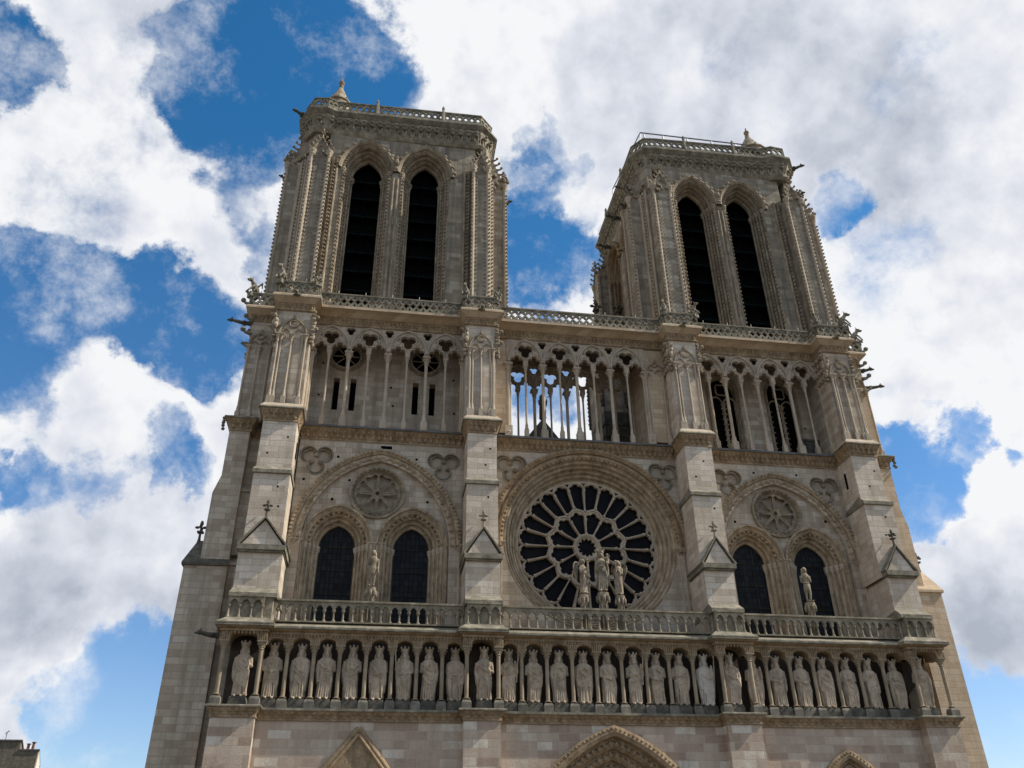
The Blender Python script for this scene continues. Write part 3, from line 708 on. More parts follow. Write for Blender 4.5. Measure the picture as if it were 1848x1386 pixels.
part(arcade_rail(8.52, 18.15, .95, 13.68, 14.90, 21), 'balustrade', M['rail'], smooth=True)
for i, (a, b) in enumerate(BM):
    mb = arcade_rail(a + (.05 if i else -.0), b - (.55 if i == 0 else .05), .34, 13.62, 14.86, 3 if i else 3)
    mb.box(a + .12, b - .12, .52, 1.05, 13.6, 14.84)
    mb2 = arcade_rail(0, .62, 0, 13.62, 14.86, 1)
    part(mb, 'balustrade', M['rail'], smooth=True)

# ---- main wall of the rose tier
def trefoil(cx, cz, r=.56): return foil(cx, cz, r * 1.92, 3, lr=.49, rot=-math.pi / 2, n=12)
def wall_bay(x0, x1, holes):
    mb = MB(); mb.plate([[(x0, 13.0), (x1, 13.0), (x1, 26.0), (x0, 26.0)]] + holes, YW, YW + .55, back=False)
    return mb
def relief_trefoil(cx, cz):
    mb = MB(); o = trefoil(cx, cz); pts = [(x, YW + .02, z) for x, z in o]
    mb.pipe(pts, .055, 6, closed=True)
    inner = [(cx + (x - cx) * .84, cz + (z - cz) * .84) for x, z in o]
    mb.pipe([(x, YW + .10, z) for x, z in inner], .05, 6, closed=True)
    knobs(mb, o + [o[0]], .3, .07, YW + .04, rnd)
    for k in range(3):
        t = -math.pi / 2 + 2 * math.pi * k / 3 + math.pi / 3
        mb.ell((cx + .30 * math.cos(t), YW + .12, cz + .30 * math.sin(t)), (.15, .12, .15), 7, 5)
    p = part(mb, 'trefoil_relief', M['rail'], smooth=True)
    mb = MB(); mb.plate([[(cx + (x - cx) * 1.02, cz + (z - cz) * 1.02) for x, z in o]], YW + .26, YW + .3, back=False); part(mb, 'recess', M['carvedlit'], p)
_j = MB(); _j.tube((0, 0, 0), (0, 0, 5.75), .085, n=8, caps=False)
_j.lathe(0, 0, [(.09, 5.55), (.12, 5.6), (.10, 5.66), (.17, 5.9), (.19, 5.96), (.19, 6.07), (.10, 6.09)], 8)
for t in range(5): _j.ell((.12 * math.cos(t * 1.25), .12 * math.sin(t * 1.25), 5.8), (.055, .055, .1), 5, 4)
jamb_me = _j.mesh('jamb_shaft', [M['column']]); jamb_me.polygons.foreach_set('use_smooth', [True] * len(jamb_me.polygons)); jamb_me.set_sharp_from_angle(angle=R(40))
_j = MB(); column(_j, 0, 0, 0, 6.3, .1, cap=.42, base=.3, n=8, sq=False, leaf=True)
arch_me = _j.mesh('arch_shaft', [M['column']]); arch_me.polygons.foreach_set('use_smooth', [True] * len(arch_me.polygons)); arch_me.set_sharp_from_angle(angle=R(40))
def big_bay(x0, x1, cx, hw, zs, c, subs, ros, tre):
    outer = arch(cx, zs, hw - .72, c, 13.0, 18)
    mb = wall_bay(x0, x1, [outer[::-1]] + [trefoil(*t)[::-1] for t in tre]); w = part(mb, 'wall', M['wall'])
    # recessed tympanum wall
    mb = MB()
    hl = [arch(sc, 19.05, sh - .02, .35, 13.02, 12)[::-1] for sc, sh in subs] + [[(ros[0] + ros[2] * math.cos(-t), ros[1] + ros[2] * math.sin(-t)) for t in [2 * math.pi * q / 40 for q in range(40)]]]
    inn = [(cx - hw + .6, 13.0), (cx + hw - .6, 13.0)] + [(x, z) for x, z in reversed(arch(cx, zs, hw - .6, c, None, 18))]
    mb.plate([inn] + hl, YW + .28, YW + .6, back=False); part(mb, 'tympanum', M['wall'])
    # great arch moulding: two knobbed bands
    mb = MB()
    band(mb, cx, zs, c, [(hw, YW - .002), (hw, YW - .16), (hw - .1, YW - .2), (hw - .26, YW - .12), (hw - .3, YW + .03), (hw - .34, YW + .03), (hw - .36, YW - .06), (hw - .46, YW - .08), (hw - .62, YW + .02), (hw - .66, YW + .14), (hw - .72, YW + .2), (hw - .72, YW + .3)], zs - .05, 22)
    knobs(mb, arch(cx, zs, hw - .08, c, None, 22), .25, .115, YW - .20, rnd)
    knobs(mb, arch(cx, zs, hw - .52, c, None, 22), .46, .15, YW - .04, rnd, flat=.6)
    part(mb, 'great_arch', M['arch'], smooth=True)
    # windows
    for sc, sh in subs:
        mb = MB()
        g = .9 if cx < 0 else .92
        band(mb, sc, 19.05, .35, [(sh + .06, YW + .27), (sh + .06, YW + .12), (sh - .06, YW + .1), (sh - .12, YW + .24)] + orders(sh - .12, 1.06, YW + .24, YW + 1.25, 4), 13.0, 14)
        knobs(mb, arch(sc, 19.05, sh - .36, .35, None, 14), .33, .12, YW + .42, rnd)
        win = part(mb, 'window_arch', M['arch'])
        # jamb shafts with a capital band
        for s in (-1, 1):
            for q in range(4):
                xx = sc + s * (sh - .22 - .225 * q); yy = YW + .38 + .25 * q
                o = bpy.data.objects.new('jamb_shaft', jamb_me); col.objects.link(o); o.parent = win; o.location = (xx, yy, 13.0)
        mb = MB(); mb.plate([[(x, z) for x, z in arch(sc, 19.05, 1.14, .35, 13.0, 12)]], YW + 1.2, YW + 1.24, back=False)
        part(mb, 'glass', M['glass'], win)
        mb = MB()
        mb.pipe([(x, YW + 1.14, z) for x, z in arch(sc, 19.05, 1.05, .35, 13.0, 14)], .05, 6)
        for zz in (14.9, 16.3, 17.7, 19.1): mb.tube((sc - 1.05, YW + 1.15, zz), (sc + 1.05, YW + 1.15, zz), .014, n=5)
        for xx in (-.35, .35): mb.tube((sc + xx, YW + 1.15, 13.5), (sc + xx, YW + 1.15, 20.1), .012, n=5)
        part(mb, 'iron_frame', M['niche_shade'], win)
    # blind rosette
    rx, rz, r = ros; mb = MB()
    ringband(mb, rx, rz, [(r + .04, YW + .27), (r + .04, YW + .12), (r - .08, YW + .1), (r - .16, YW + .24), (r - .2, YW + .36), (r - .28, YW + .3), (r - .34, YW + .5), (r - .34, YW + .62)])
    knobs(mb, [(rx + (r - .12) * math.cos(t), rz + (r - .12) * math.sin(t)) for t in [2 * math.pi * q / 48 for q in range(49)]], .30, .085, YW + .16, rnd)
    hl = []
    Ri = r - .32
    for k in range(8):
        th = 2 * math.pi * k / 8 + math.pi / 8
        loc = []
        w1 = (Ri - .32) * math.sin(math.pi / 8) * .9
        prof = [(.30, -.05), (.60, -.19), (.78, -.27)] + [(.90 + .155 * math.cos(t), -.20 + .155 * math.sin(t)) for t in (-2.2, -1.4, -.6, .2, .9)] + [(.90 + .155 * math.cos(t), .20 + .155 * math.sin(t)) for t in (-.9, -.2, .6, 1.4, 2.2)] + [(.78, .27), (.60, .19), (.30, .05)]
        for a_, b_ in prof:
            a_ *= Ri / 1.12; b_ *= Ri / 1.12
            loc.append((rx + a_ * math.cos(th) - b_ * math.sin(th), rz + a_ * math.sin(th) + b_ * math.cos(th)))
        hl.append(loc[::-1] if sum(loc[i][0] * loc[(i + 1) % len(loc)][1] - loc[(i + 1) % len(loc)][0] * loc[i][1] for i in range(len(loc))) > 0 else loc)
    hub = [(rx + .13 * math.cos(-t), rz + .13 * math.sin(-t)) for t in [2 * math.pi * q / 10 for q in range(10)]]
    mb.plate([[(rx + (Ri + .03) * math.cos(t), rz + (Ri + .03) * math.sin(t)) for t in [2 * math.pi * q / 64 for q in range(64)]]] + hl + [hub], YW + .38, YW + .54)
    for k in range(8):
        th = 2 * math.pi * (k + .5) / 8
        L = hl[k]
        mb.pipe([(x, YW + .37, z) for x, z in L], .035, 5, closed=True)
    for k in range(8):
        th = 2 * math.pi * k / 8
        mb.tube((rx + .22 * math.cos(th), YW + .42, rz + .22 * math.sin(th)), (rx + .82 * Ri * math.cos(th), YW + .42, rz + .82 * Ri * math.sin(th)), .042, n=6)
    ringband(mb, rx, rz, [(.26, YW + .43), (.24, YW + .34), (.16, YW + .34), (.13, YW + .43)], 20)
    p = part(mb, 'blind_rosette', M['carved'])
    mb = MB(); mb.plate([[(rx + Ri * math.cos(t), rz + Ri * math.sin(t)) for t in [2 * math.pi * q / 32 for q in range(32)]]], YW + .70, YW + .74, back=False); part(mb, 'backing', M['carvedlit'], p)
    for t in tre: relief_trefoil(*t)
    # near-black core, interior darkness painted in, so no daylight shows round the orders
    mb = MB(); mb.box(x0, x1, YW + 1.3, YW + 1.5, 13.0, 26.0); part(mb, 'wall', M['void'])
    # central trumeau between the windows
    mb = MB(); m_ = (subs[0][0] + subs[0][1] + subs[1][0] - subs[1][1]) / 2
    for dx, dy in ((-.17, .12), (0, .02), (.17, .12)): column(mb, m_ + dx, YW + .2 + dy, 13.0, 19.15, .085, cap=.42, base=.3, n=8, sq=False, leaf=True)
    mb.box(m_ - .3, m_ + .3, YW + .3, YW + 1.2, 13.0, 19.0)
    part(mb, 'trumeau', M['column'], smooth=True)
    for s in (-1, 1):
        for q in range(3):
            inst(arch_me, 'arch_shaft', (cx + s * (hw - .1 - .27 * q), YW + .02 + .1 * q, 13.0), scale=(1, 1, (zs + .05 - 13) / 6.3))
big_bay(-17.4, -7.1, -12.36, 5.05, 19.1, 1.05, [(-14.61, 2.04), (-10.22, 2.04)], (-12.46, 22.35, 1.66), [(-16.3, 24.3), (-8.5, 24.3)])
big_bay(8.4, 18.1, 13.32, 4.95, 19.1, 1.05, [(11.13, 2.0), (15.30, 2.0)], (13.23, 22.33, 1.66), [(10.05, 24.3), (16.85, 24.1)])

# ---- rose bay
RX, RZ = .65, 19.72
circ = lambda r, n=64, s=1: [(RX + r * math.cos(s * 2 * math.pi * q / n), RZ + r * math.sin(s * 2 * math.pi * q / n)) for q in range(n)]
mb = wall_bay(-5.5, 6.8, [circ(5.45, 72, -1)] + [trefoil(*t)[::-1] for t in ((-4.25, 24.45), (5.78, 24.45))])
part(mb, 'wall', M['wall'])
for t in ((-4.25, 24.45), (5.78, 24.45)): relief_trefoil(*t)
mb = MB()
band(mb, RX, RZ, 0, [(6.22, YW - .002), (6.22, YW - .2), (6.08, YW - .26), (5.92, YW - .18), (5.88, YW - .05), (5.8, YW - .05), (5.76, YW - .16), (5.62, YW - .2), (5.45, YW - .05), (5.42, YW + .05)], RZ - .5, 40)
knobs(mb, arch(RX, RZ, 6.1, 0, None, 40), .27, .10, YW - .25, rnd)
knobs(mb, arch(RX, RZ, 5.55, 0, None, 40), .30, .12, YW - .12, rnd)
part(mb, 'rose_arch', M['ochre'], smooth=True)
for s in (-1, 1):
    for q in range(3): inst(arch_me, 'arch_shaft', (RX + s * (6.1 - .28 * q), YW - .02 + .05 * q, 13.0), scale=(1, 1, 6.5 / 6.3))
mb = MB()
ringband(mb, RX, RZ, orders(5.45, 4.42, YW + .0, YW + 1.25, 5) + [(4.40, YW + 1.5)], 96)
rw = part(mb, 'rose_window', M['arch'])
# tracery plate
YR = YW + 1.02
def polar(lst, th):
    c_, s_ = math.cos(th), math.sin(th)
    return [(RX + a * c_ - b * s_, RZ + a * s_ + b * c_) for a, b in lst]
def headed(r0, w0, r1, w1, R_):
    """petal: straight sides r0->r1, trefoil head touching radius R_"""
    h = R_ - r1; l = w1 * .50
    L = [(r0, -w0), (r1, -w1 * .9)]
    L += [(r1 + h * .22 + l * math.cos(t), -w1 * .56 + l * math.sin(t)) for t in (-1.9, -1.2, -.5, .2)]
    L += [(R_ - l * .85 + l * .85 * math.cos(t), l * .85 * math.sin(t)) for t in (-1.5, -.8, 0, .8, 1.5)]
    L += [(r1 + h * .22 + l * math.cos(t), w1 * .56 + l * math.sin(t)) for t in (-.2, .5, 1.2, 1.9)]
    L += [(r1, w1 * .9), (r0, w0)]
    return L
holes = []
for k in range(24):
    th = 2 * math.pi * (k + .5) / 24
    t2 = math.tan(math.pi / 24)
    # the outer petals start on the scalloped ring: nearer the hub at its valleys
    L = headed(2.60, 2.60 * t2 - .05, 3.82, 3.82 * t2 - .04, 4.33)
    L = [p for p in L]
    s_ = 1 if k % 2 == 0 else -1      # ring valley side
    L[0] = (2.40 if s_ > 0 else 2.66, L[0][1]); L[-1] = (2.66 if s_ > 0 else 2.40, L[-1][1])
    holes.append(polar(L, th)[::-1] if False else polar(L, th))
for k in range(24):
    th = 2 * math.pi * k / 24
    holes.append(polar([(4.14, 0), (4.34, -.17), (4.34, .17)], th))
for k in range(12):
    th = 2 * math.pi * (k + .5) / 12 + math.pi / 12 - math.pi / 12
    t2 = math.tan(math.pi / 12)
    L = headed(.88, .88 * t2 - .04, 1.84, 1.84 * t2 - .03, 2.38)
    holes.append(polar(L, th))
holes.append(foil(RX, RZ, .60, 12, lr=.2, n=5)[::-1])
holes = [h[::-1] if sum(h[i][0] * h[(i + 1) % len(h)][1] - h[(i + 1) % len(h)][0] * h[i][1] for i in range(len(h))) > 0 else h for h in holes]
mb = MB(); mb.plate([circ(4.46, 96)] + holes, YR, YR + .2)
for k in range(24):
    th = 2 * math.pi * k / 24; r0 = 2.66 if k % 2 == 1 else 2.36
    r0 = 2.36 if k % 2 == 0 else 2.62
    p = lambda r: (RX + r * math.cos(th), YR - .02, RZ + r * math.sin(th))
    mb.tube(p(r0), p(3.85), .042, n=7, caps=False); mb.tube(p(3.72), p(3.92), .075, .12, 7); mb.tube(p(r0), p(r0 + .14), .12, .07, 7)
for k in range(12):
    th = 2 * math.pi * k / 12
    p = lambda r: (RX + r * math.cos(th), YR - .02, RZ + r * math.sin(th))
    mb.tube(p(.86), p(1.85), .048, n=7, caps=False); mb.tube(p(1.72), p(1.92), .07, .12, 7); mb.tube(p(.82), p(.96), .12, .07, 7)
# scalloped ring and rim mouldings
pts = []
for q in range(144):
    th = 2 * math.pi * q / 144; ph = (th * 12 / (2 * math.pi)) % 1.0
    rr_ = 2.18 + .34 * math.sin(math.pi * ph) ** .75
    pts.append((RX + rr_ * math.cos(th), YR - .03, RZ + rr_ * math.sin(th)))
mb.pipe(pts, .062, 6, closed=True)
pts = []
for q in range(288):
    th = 2 * math.pi * q / 288; ph = (th * 24 / (2 * math.pi)) % 1.0
    rr_ = 4.0 + .33 * math.sin(math.pi * ph) ** .7
    pts.append((RX + rr_ * math.cos(th), YR - .02, RZ + rr_ * math.sin(th)))
mb.pipe(pts, .06, 5, closed=True)
ringband(mb, RX, RZ, [(.86, YR + .02), (.86, YR - .1), (.76, YR - .14), (.64, YR - .06), (.6, YR + .04)], 36)
part(mb, 'tracery', M['column'], rw, smooth=True)
mb = MB(); mb.plate([circ(4.42, 48)], YR + .24, YR + .28, back=False); part(mb, 'glass', M['roseglass'], rw)
mb = MB(); mb.box(-5.5, 6.8, YW + 1.5, YW + 1.7, 13, 26); part(mb, 'wall', M['void'])  # sheet behind the rose, coloured as dark as the unlit inside

# near-black boxes standing in for the shade inside slots and putlog holes
mb = MB()
for (x, z) in [(-15.0, 24.5), (-14.2, 23.1), (-10.2, 24.6), (-11.0, 23.0), (-15.1, 21.7), (-9.4, 21.9), (-16.9, 22.9), (-7.7, 22.6), (9.6, 22.4), (12.0, 25.0), (15.0, 25.0), (10.3, 21.6), (16.4, 21.8)]:
    s = .075; y = YW - .004 if abs(x) > 14.9 or z > 24.4 or z < 22.95 and abs(x) > 16 else YW + .272
    mb.box(x - s, x + s, y, y + .05, z - s, z + s)
for i, (a, b) in enumerate(BU):
    for z in (20.2, 21.4, 23.6, 24.7):
        x = a + .3 + (b - a - .6) * rnd.random(); y = 1.246 if z < 22.3 else 1.496
        mb.box(x - .055, x + .055, y, y + .05, z - .055, z + .055)
mb.box(-12.45, -11.75, YW - .004, YW + .05, 25.2, 25.42)
for x, s in ((-17.45, 1), (17.98, -1)): mb.box(x - .0045 if s > 0 else x - .0, x + .02, 2.5, 2.7, 23.8, 24.9)
part(mb, 'putlog_shade', M['void'])['kind'] = 'stuff'

# ---- cornice above the rose tier
for i in range(4): cornice(BU[i][0] + .03, BU[i][1] - .03, 1.5, 3.9, 26.6, .88, .33, spc=.38)
for (x0, x1) in bays: cornice(x0 - .2, x1 + .2, YW, 4.4, 26.45, .86, .42, sides=False, spc=.36)
for (x0, x1) in bays: slope(x0, x1, YW - .46, 26.48, YW + .3, 26.85, .14, 'lead')
for i in range(4):
    mb = MB(); a, b = BU[i]; skirt(mb, rectp(a - .25, b + .25, 1.22, 3.9), [(0, 26.6), (-.02, 26.68), (-.22, 26.95)])
    part(mb, 'weathering', M['column'])
# ================================================================ upper gallery (colonnade tier)
YC = 3.15          # arcade plane
ZC0, ZCAP, ZT = 26.5, 32.0, 33.95
def foil_head(a, b, z0, h):
    """trefoil-headed small arch outline between a and b (left to right), open at the bottom"""
    c = (a + b) / 2; w = (b - a) / 2
    pts = [(a, z0)]
    l = w * .52
    pts += [(c - w * .55 + l * math.cos(t), z0 + h * .34 + l * math.sin(t)) for t in (3.6, 3.0, 2.4, 1.7, 1.1)]
    pts += [(c + l * 1.0 * math.cos(t), z0 + h - l * .95 + l * math.sin(t)) for t in (3.3, 2.6, 1.9, 1.2, .5, -.15)]
    pts += [(c + w * .55 + l * math.cos(t), z0 + h * .34 + l * math.sin(t)) for t in (2.0, 1.4, .7, .1, -.5)]
    pts += [(b, z0)]
    return pts
def arcade(xs, thick, y, xl, xr, openback=True, name='arcade_tracery', main=True):
    """xs: all supports incl. end pilasters. thick: indices of main columns (feet of the great arches)"""
    mb = MB(); th = .26
    loop = [(xl, ZT), (xl, ZCAP - .02)]
    for a, b in zip(xs, xs[1:]):
        loop += foil_head(a + .17, b - .17, ZCAP - .02, .66)
    loop += [(xr, ZCAP - .02), (xr, ZT)]
    out_ = [loop[0]]
    for p in loop[1:]:
        if abs(p[0] - out_[-1][0]) + abs(p[1] - out_[-1][1]) > 1e-3: out_.append(p)
    feet = [xs[i] for i in thick]
    step = (xs[-1] - xs[0]) / (len(xs) - 1) * 2
    ft = [feet[0] - step] + feet + [feet[-1] + step]
    holes = []
    for a, b in zip(ft, ft[1:]):
        c = (a + b) / 2
        if xl + .45 < c < xr - .45: holes.append(foil(c, ZCAP + 1.02, .55, 3, lr=.54, rot=math.pi / 2 + math.pi, n=6))
    for f in feet:
        if xl + .4 < f < xr - .4: holes.append(foil(f, ZT - .36, .33, 3, lr=.54, rot=-math.pi / 2, n=5))
    # narrow openings flanking the great foils
    for a, b in zip(ft, ft[1:]):
        c = (a + b) / 2
        for s in (-1, 1):
            x = c + s * .50; q = [(x + s * .06, ZCAP + 1.40), (x + s * .26, ZCAP + 1.02), (x + s * .12, ZCAP + 1.12)]
            if xl + .3 < x < xr - .3: holes.append(q)
    holes = [h[::-1] if sum(h[i][0] * h[(i + 1) % len(h)][1] - h[(i + 1) % len(h)][0] * h[i][1] for i in range(len(h))) > 0 else h for h in holes]
    mb.plate([out_] + holes, y - th / 2, y + th / 2)
    yf = y - th / 2 - .02
    for a, b in zip(ft, ft[1:]):
        c = (a + b) / 2; hw = (b - a) / 2 - .04
        pts = arch(c, ZCAP + .12, hw, hw * .22, None, 12)
        sc_ = (ZT - .08 - ZCAP - .12) / apex_h(hw, hw * .22)
        pts = [(x, ZCAP + .12 + (z - ZCAP - .12) * sc_) for x, z in pts]
        pts = [p for p in pts if xl + .02 < p[0] < xr - .02]
        if len(pts) > 2: mb.pipe([(x, yf - .02, z) for x, z in pts], .085, 6)
        if xl + .45 < c < xr - .45:
            f_ = foil(c, ZCAP + 1.02, .60, 3, lr=.52, rot=-math.pi / 2, n=8)
            mb.pipe([(x, yf, z) for x, z in f_], .04, 5, closed=True)
    for a, b in zip(xs, xs[1:]):
        f_ = foil_head(a + .13, b - .13, ZCAP, .70)
        mb.pipe([(x, yf + .02, z) for x, z in f_], .05, 5)
        for s in (-1, 1):
            c = (a + b) / 2
            mb.ell((c + s * .22, yf, ZCAP + .62), (.07, .07, .08), 5, 4)
        mb.ell(((a + b) / 2, yf - .02, ZCAP + .84), (.08, .08, .12), 5, 4)
    part(mb, name, M['carvedlit'])
def shaftme(r, nm, h, pair=False):
    mb = MB()
    if pair:
        column(mb, -.12, 0, 0, h, .085, cap=.62, base=.55, n=8, sq=False, leaf=True); column(mb, .12, 0, 0, h, .085, cap=.62, base=.55, n=8, sq=False, leaf=True)
        column(mb, 0, -.1, 0, h, .10, cap=.62, base=.55, n=8, sq=False, leaf=True)
        mb.box(-.24, .24, -.24, .2, 0, .75); mb.box(-.30, .30, -.30, .25, h - .1, h)
    else: column(mb, 0, 0, 0, h, r, cap=.6, base=1.05, n=10, sq=True, leaf=True)
    me = mb.mesh(nm, [M['column']])
    me.polygons.foreach_set('use_smooth', [True] * len(me.polygons)); me.set_sharp_from_angle(angle=R(40))
    return me
thin = shaftme(.072, 'arcade_column', ZCAP - ZC0); fat = shaftme(.112, 'arcade_column', ZCAP - ZC0); clus = shaftme(.1, 'arcade_pilaster', ZCAP - ZC0, True)
A1 = [-17.35] + [-16.22 + 1.265 * k for k in range(7)] + [-7.45]
A2 = [-4.42] + [-3.22 + 1.175 * k for k in range(7)] + [5.12]
A3 = [8.6] + [9.72 + 1.18 * k for k in range(7)] + [18.02]
A1 = [(x + 11.83) * 1.005 - 11.83 for x in A1]
arcade(A1, [2, 4, 6], YC, A1[0] - .1, A1[-1] + .15)
arcade(A2, [2, 4, 6], YC, A2[0] - .1, A2[-1] + .1)
arcade(A3, [2, 4, 6], YC, A3[0] - .1, A3[-1] + .12)
for A in (A1, A2, A3):
    for i, x in enumerate(A):
        if 0 < i < 8: inst(fat if i in (2, 4, 6) else thin, 'arcade_column', (x, YC, ZC0 - .05))
        else: inst(clus, 'arcade_pilaster', (x, YC, ZC0 - .05))
# second, inner row behind the open middle bay
arcade(A2, [2, 4, 6], 6.4, A2[0] - .4, A2[-1] + .4)
mb = MB(); mb.box(A2[0] - .6, A2[-1] + .6, 6.2, 6.6, ZT, 34.62); part(mb, 'lintel', M['carved'])
for i, x in enumerate(A2):
    inst(fat if i in (2, 4, 6) else thin, 'arcade_column', (x, 6.4, ZC0 - .05))
# blank panels beside the open bay
for q_ in ((-5.6, A2[0] - .1), (A2[-1] + .1, 6.9)):
    mb = MB(); mb.box(q_[0], q_[1], YC - .05, 6.6, 26.7, ZT + .01); part(mb, 'wall', M['tan'])
def blind_panel(cx, y, hw, zap=33.3, dz=0):
    mb = MB()
    mb.pipe([(x, y, z) for x, z in arch(cx, ZCAP + .05, hw, hw * .6, None, 8)], .06, 6)
    ap = ZCAP + .05 + apex_h(hw, hw * .6)
    mb.pipe([(x, y, z) for x, z in arch(cx - hw * .5, ZCAP - .02, hw * .44, hw * .15, None, 6)], .045, 5)
    mb.pipe([(x, y, z) for x, z in arch(cx + hw * .5, ZCAP - .02, hw * .44, hw * .15, None, 6)], .045, 5)
    rr_ = hw * .30; cz = ZCAP + .72 * hw + .28
    mb.pipe([(cx + rr_ * math.cos(t), y, cz + rr_ * math.sin(t)) for t in [2 * math.pi * q / 16 for q in range(16)]], .05, 5, closed=True)
    mb.ell((cx, y - .04, ap + .12), (.1, .1, .14), 6, 4)
    return mb
mb = blind_panel(5.85, YC - .1, .55); inst(thin, 'arcade_column', (6.35, YC - .12, ZC0 - .05)); part(mb, 'blind_arch', M['carved'])
# back walls (solid towers' lower stage) with rosettes, slits, lancets
YB = 5.2
def backwall(x0, x1, holes):
    mb = MB(); mb.plate([[(x0, 26.3), (x1, 26.3), (x1, 37.0), (x0, 37.0)]] + holes, YB, YB + .6, back=False)
    return mb
circle = lambda cx, cz, r, n=32: [(cx + r * math.cos(-2 * math.pi * q / n), cz + r * math.sin(-2 * math.pi * q / n)) for q in range(n)]
def slit(cx, z0, z1, w=.2): return [(cx - w, z0), (cx - w, z1), (cx + w, z1), (cx + w, z0)]
rosA = [(-15.25, 33.05), (-9.85, 33.05)]
sl = [(-15.72, 28.75, 31.2), (-14.62, 28.75, 31.2), (-10.45, 28.75, 31.2), (-9.32, 28.75, 31.2)]
part(backwall(-21.5, -5.35, [circle(x, z, .95) for x, z in rosA] + [slit(*s) for s in sl]), 'wall', M['wall'])
for x, z in rosA:
    mb = MB()
    ringband(mb, x, z, [(1.32, YB - .002), (1.3, YB - .12), (1.2, YB - .14), (1.15, YB - .04), (1.08, YB - .06), (1.0, YB + .1), (.95, YB + .3)], 36)
    knobs(mb, [(x + 1.2 * math.cos(t), z + 1.2 * math.sin(t)) for t in [2 * math.pi * q / 30 for q in range(31)]], .27, .09, YB - .13, rnd)
    for k in range(8):
        t = 2 * math.pi * k / 8
        mb.tube((x + .2 * math.cos(t), YB + .2, z + .2 * math.sin(t)), (x + .95 * math.cos(t), YB + .2, z + .95 * math.sin(t)), .05, n=6)
    part(mb, 'rosette', M['carved'], smooth=True)
def lancet2(cx):
    return arch(cx, 32.2, 1.0, .35, 27.0, 8)[::-1]
L3 = [11.55, 15.95]
part(backwall(6.9, 21.2, [lancet2(c) for c in L3]), 'wall', M['wall'])
for c in L3:
    mb = MB()
    band(mb, c, 32.2, .35, [(1.22, YB - .002), (1.2, YB - .12), (1.1, YB - .14), (1.02, YB), (1.0, YB + .3)], 27.0, 10)
    column(mb, c, YB + .2, 27.0, 31.3, .08, cap=.4, base=.4, n=8, leaf=True)
    for s in (-.5, .5):
        mb.pipe([(x, YB + .2, z) for x, z in arch(c + s, 31.3, .44, .12, 27.0, 8)], .06, 6)
        knobs(mb, [(c + s + (.36 if s > 0 else -.36), 27.3), (c + s + (.36 if s > 0 else -.36), 31.2)], .42, .085, YB + .15, rnd)
        knobs(mb, [(c + s - (.36 if s > 0 else -.36), 27.3), (c + s - (.36 if s > 0 else -.36), 31.2)], .42, .085, YB + .15, rnd)
    mb.pipe([(x, YB + .2, z) for x, z in foil(c, 32.45, .5, 4, rot=math.pi / 4, n=6)], .06, 6, closed=True)
    part(mb, 'lancet_window', M['carved'], smooth=True)
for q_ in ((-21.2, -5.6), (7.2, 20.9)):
    mb = MB(); mb.box(q_[0], q_[1], YB + .62, YB + .7, 26.3, 36.5); part(mb, 'wall', M['void'])  # dark sheets behind the openings, interior darkness put into the colour
for q_ in ((-21.4, -5.4), (7.0, 21.1)):
    mb = MB(); mb.box(q_[0], q_[1], YB + .72, 18, 26.3, 37.0); part(mb, 'wall', M['wall'])
mb = MB()  # gallery floor
mb.box(-21.4, 21.1, 3.6, YB + .02, 26.2, 26.62); part(mb, 'gallery_floor', M['lead'])
mb = MB(); mb.box(16.45, 18.3, 4.5, 5.1, 26.7, 28.3); 
for k in range(5): mb.box(16.5 + .36 * k, 16.55 + .36 * k, 4.44, 4.5, 26.75, 28.25)
mb.box(16.4, 18.35, 4.40, 4.6, 28.2, 28.34); part(mb, 'service_cabinet', M['grime'])
mb = MB()
for (x, z) in [(-16.75, 32.3), (-16.8, 29.8), (-16.7, 27.5), (-12.1, 30.7), (-11.9, 29.3), (-7.9, 31.6), (-7.8, 29.0), (16.9, 30.9), (17.4, 29.6)]:
    mb.box(x - .07, x + .07, YB - .004, YB + .05, z - .07, z + .07)
part(mb, 'putlog_shade', M['void'])['kind'] = 'stuff'  # small black boxes paint the shade of holes on the back wall

# ---- buttress faces in this tier
BG = [(-19.72, -17.3), (-7.5, -5.3), (6.45, 8.65), (17.75, 19.95)]
CG = [(-19.37, -18.53, -17.65), (-7.17, -6.42, -5.62), (6.77, 7.58, 8.36), (18.06, 18.86, 19.62)]
for i, (a, b) in enumerate(BG):
    mb = MB(); mb.box(a + .12, b - .12, 1.75, 5.3, 26.6, 34.3)
    o = part(mb, 'buttress', M['pier'] if i in (1, 2) else M['wall'])
    for q, x in enumerate(CG[i]):
        inst(thin, 'shaft', (x, 1.55, 26.9), o, scale=(1, 1, (ZCAP + .02 - 26.9) / (ZCAP - ZC0)))
        if q != 1: inst(thin, 'shaft', (x - (.2 if q == 2 else -.2), 1.6, 26.9), o, scale=(1, 1, (ZCAP + .02 - 26.9) / (ZCAP - ZC0)))
    mb = blind_panel(CG[i][1], 1.66, (CG[i][2] - CG[i][0]) / 2, 33.4)
    for x in (a + .1, b - .1):      # leafy corner clusters
        for q in range(9):
            z = 31.6 + q * .30; s = .2 * (1 if q < 6 else .8)
            mb.ell((x + (.06 if x > (a + b) / 2 else -.06), 1.72 + rnd.uniform(-.05, .05), z), (s * rnd.uniform(.7, 1.1), s * .8, s * rnd.uniform(.6, 1)), 6, 4)
        d = 1 if x > (a + b) / 2 else -1
        for z in (32.3, 33.2): hook(mb, x, 1.7, z, d * .8, -.5, .42)
        for yy in (2.0, 2.4, 2.8):
            for z in (31.9, 32.5, 33.1, 33.6): mb.ell((x + d * .05, yy, z), (.16, .17, .2), 6, 4)
    part(mb, 'blind_arch', M['carved'], o, smooth=True)
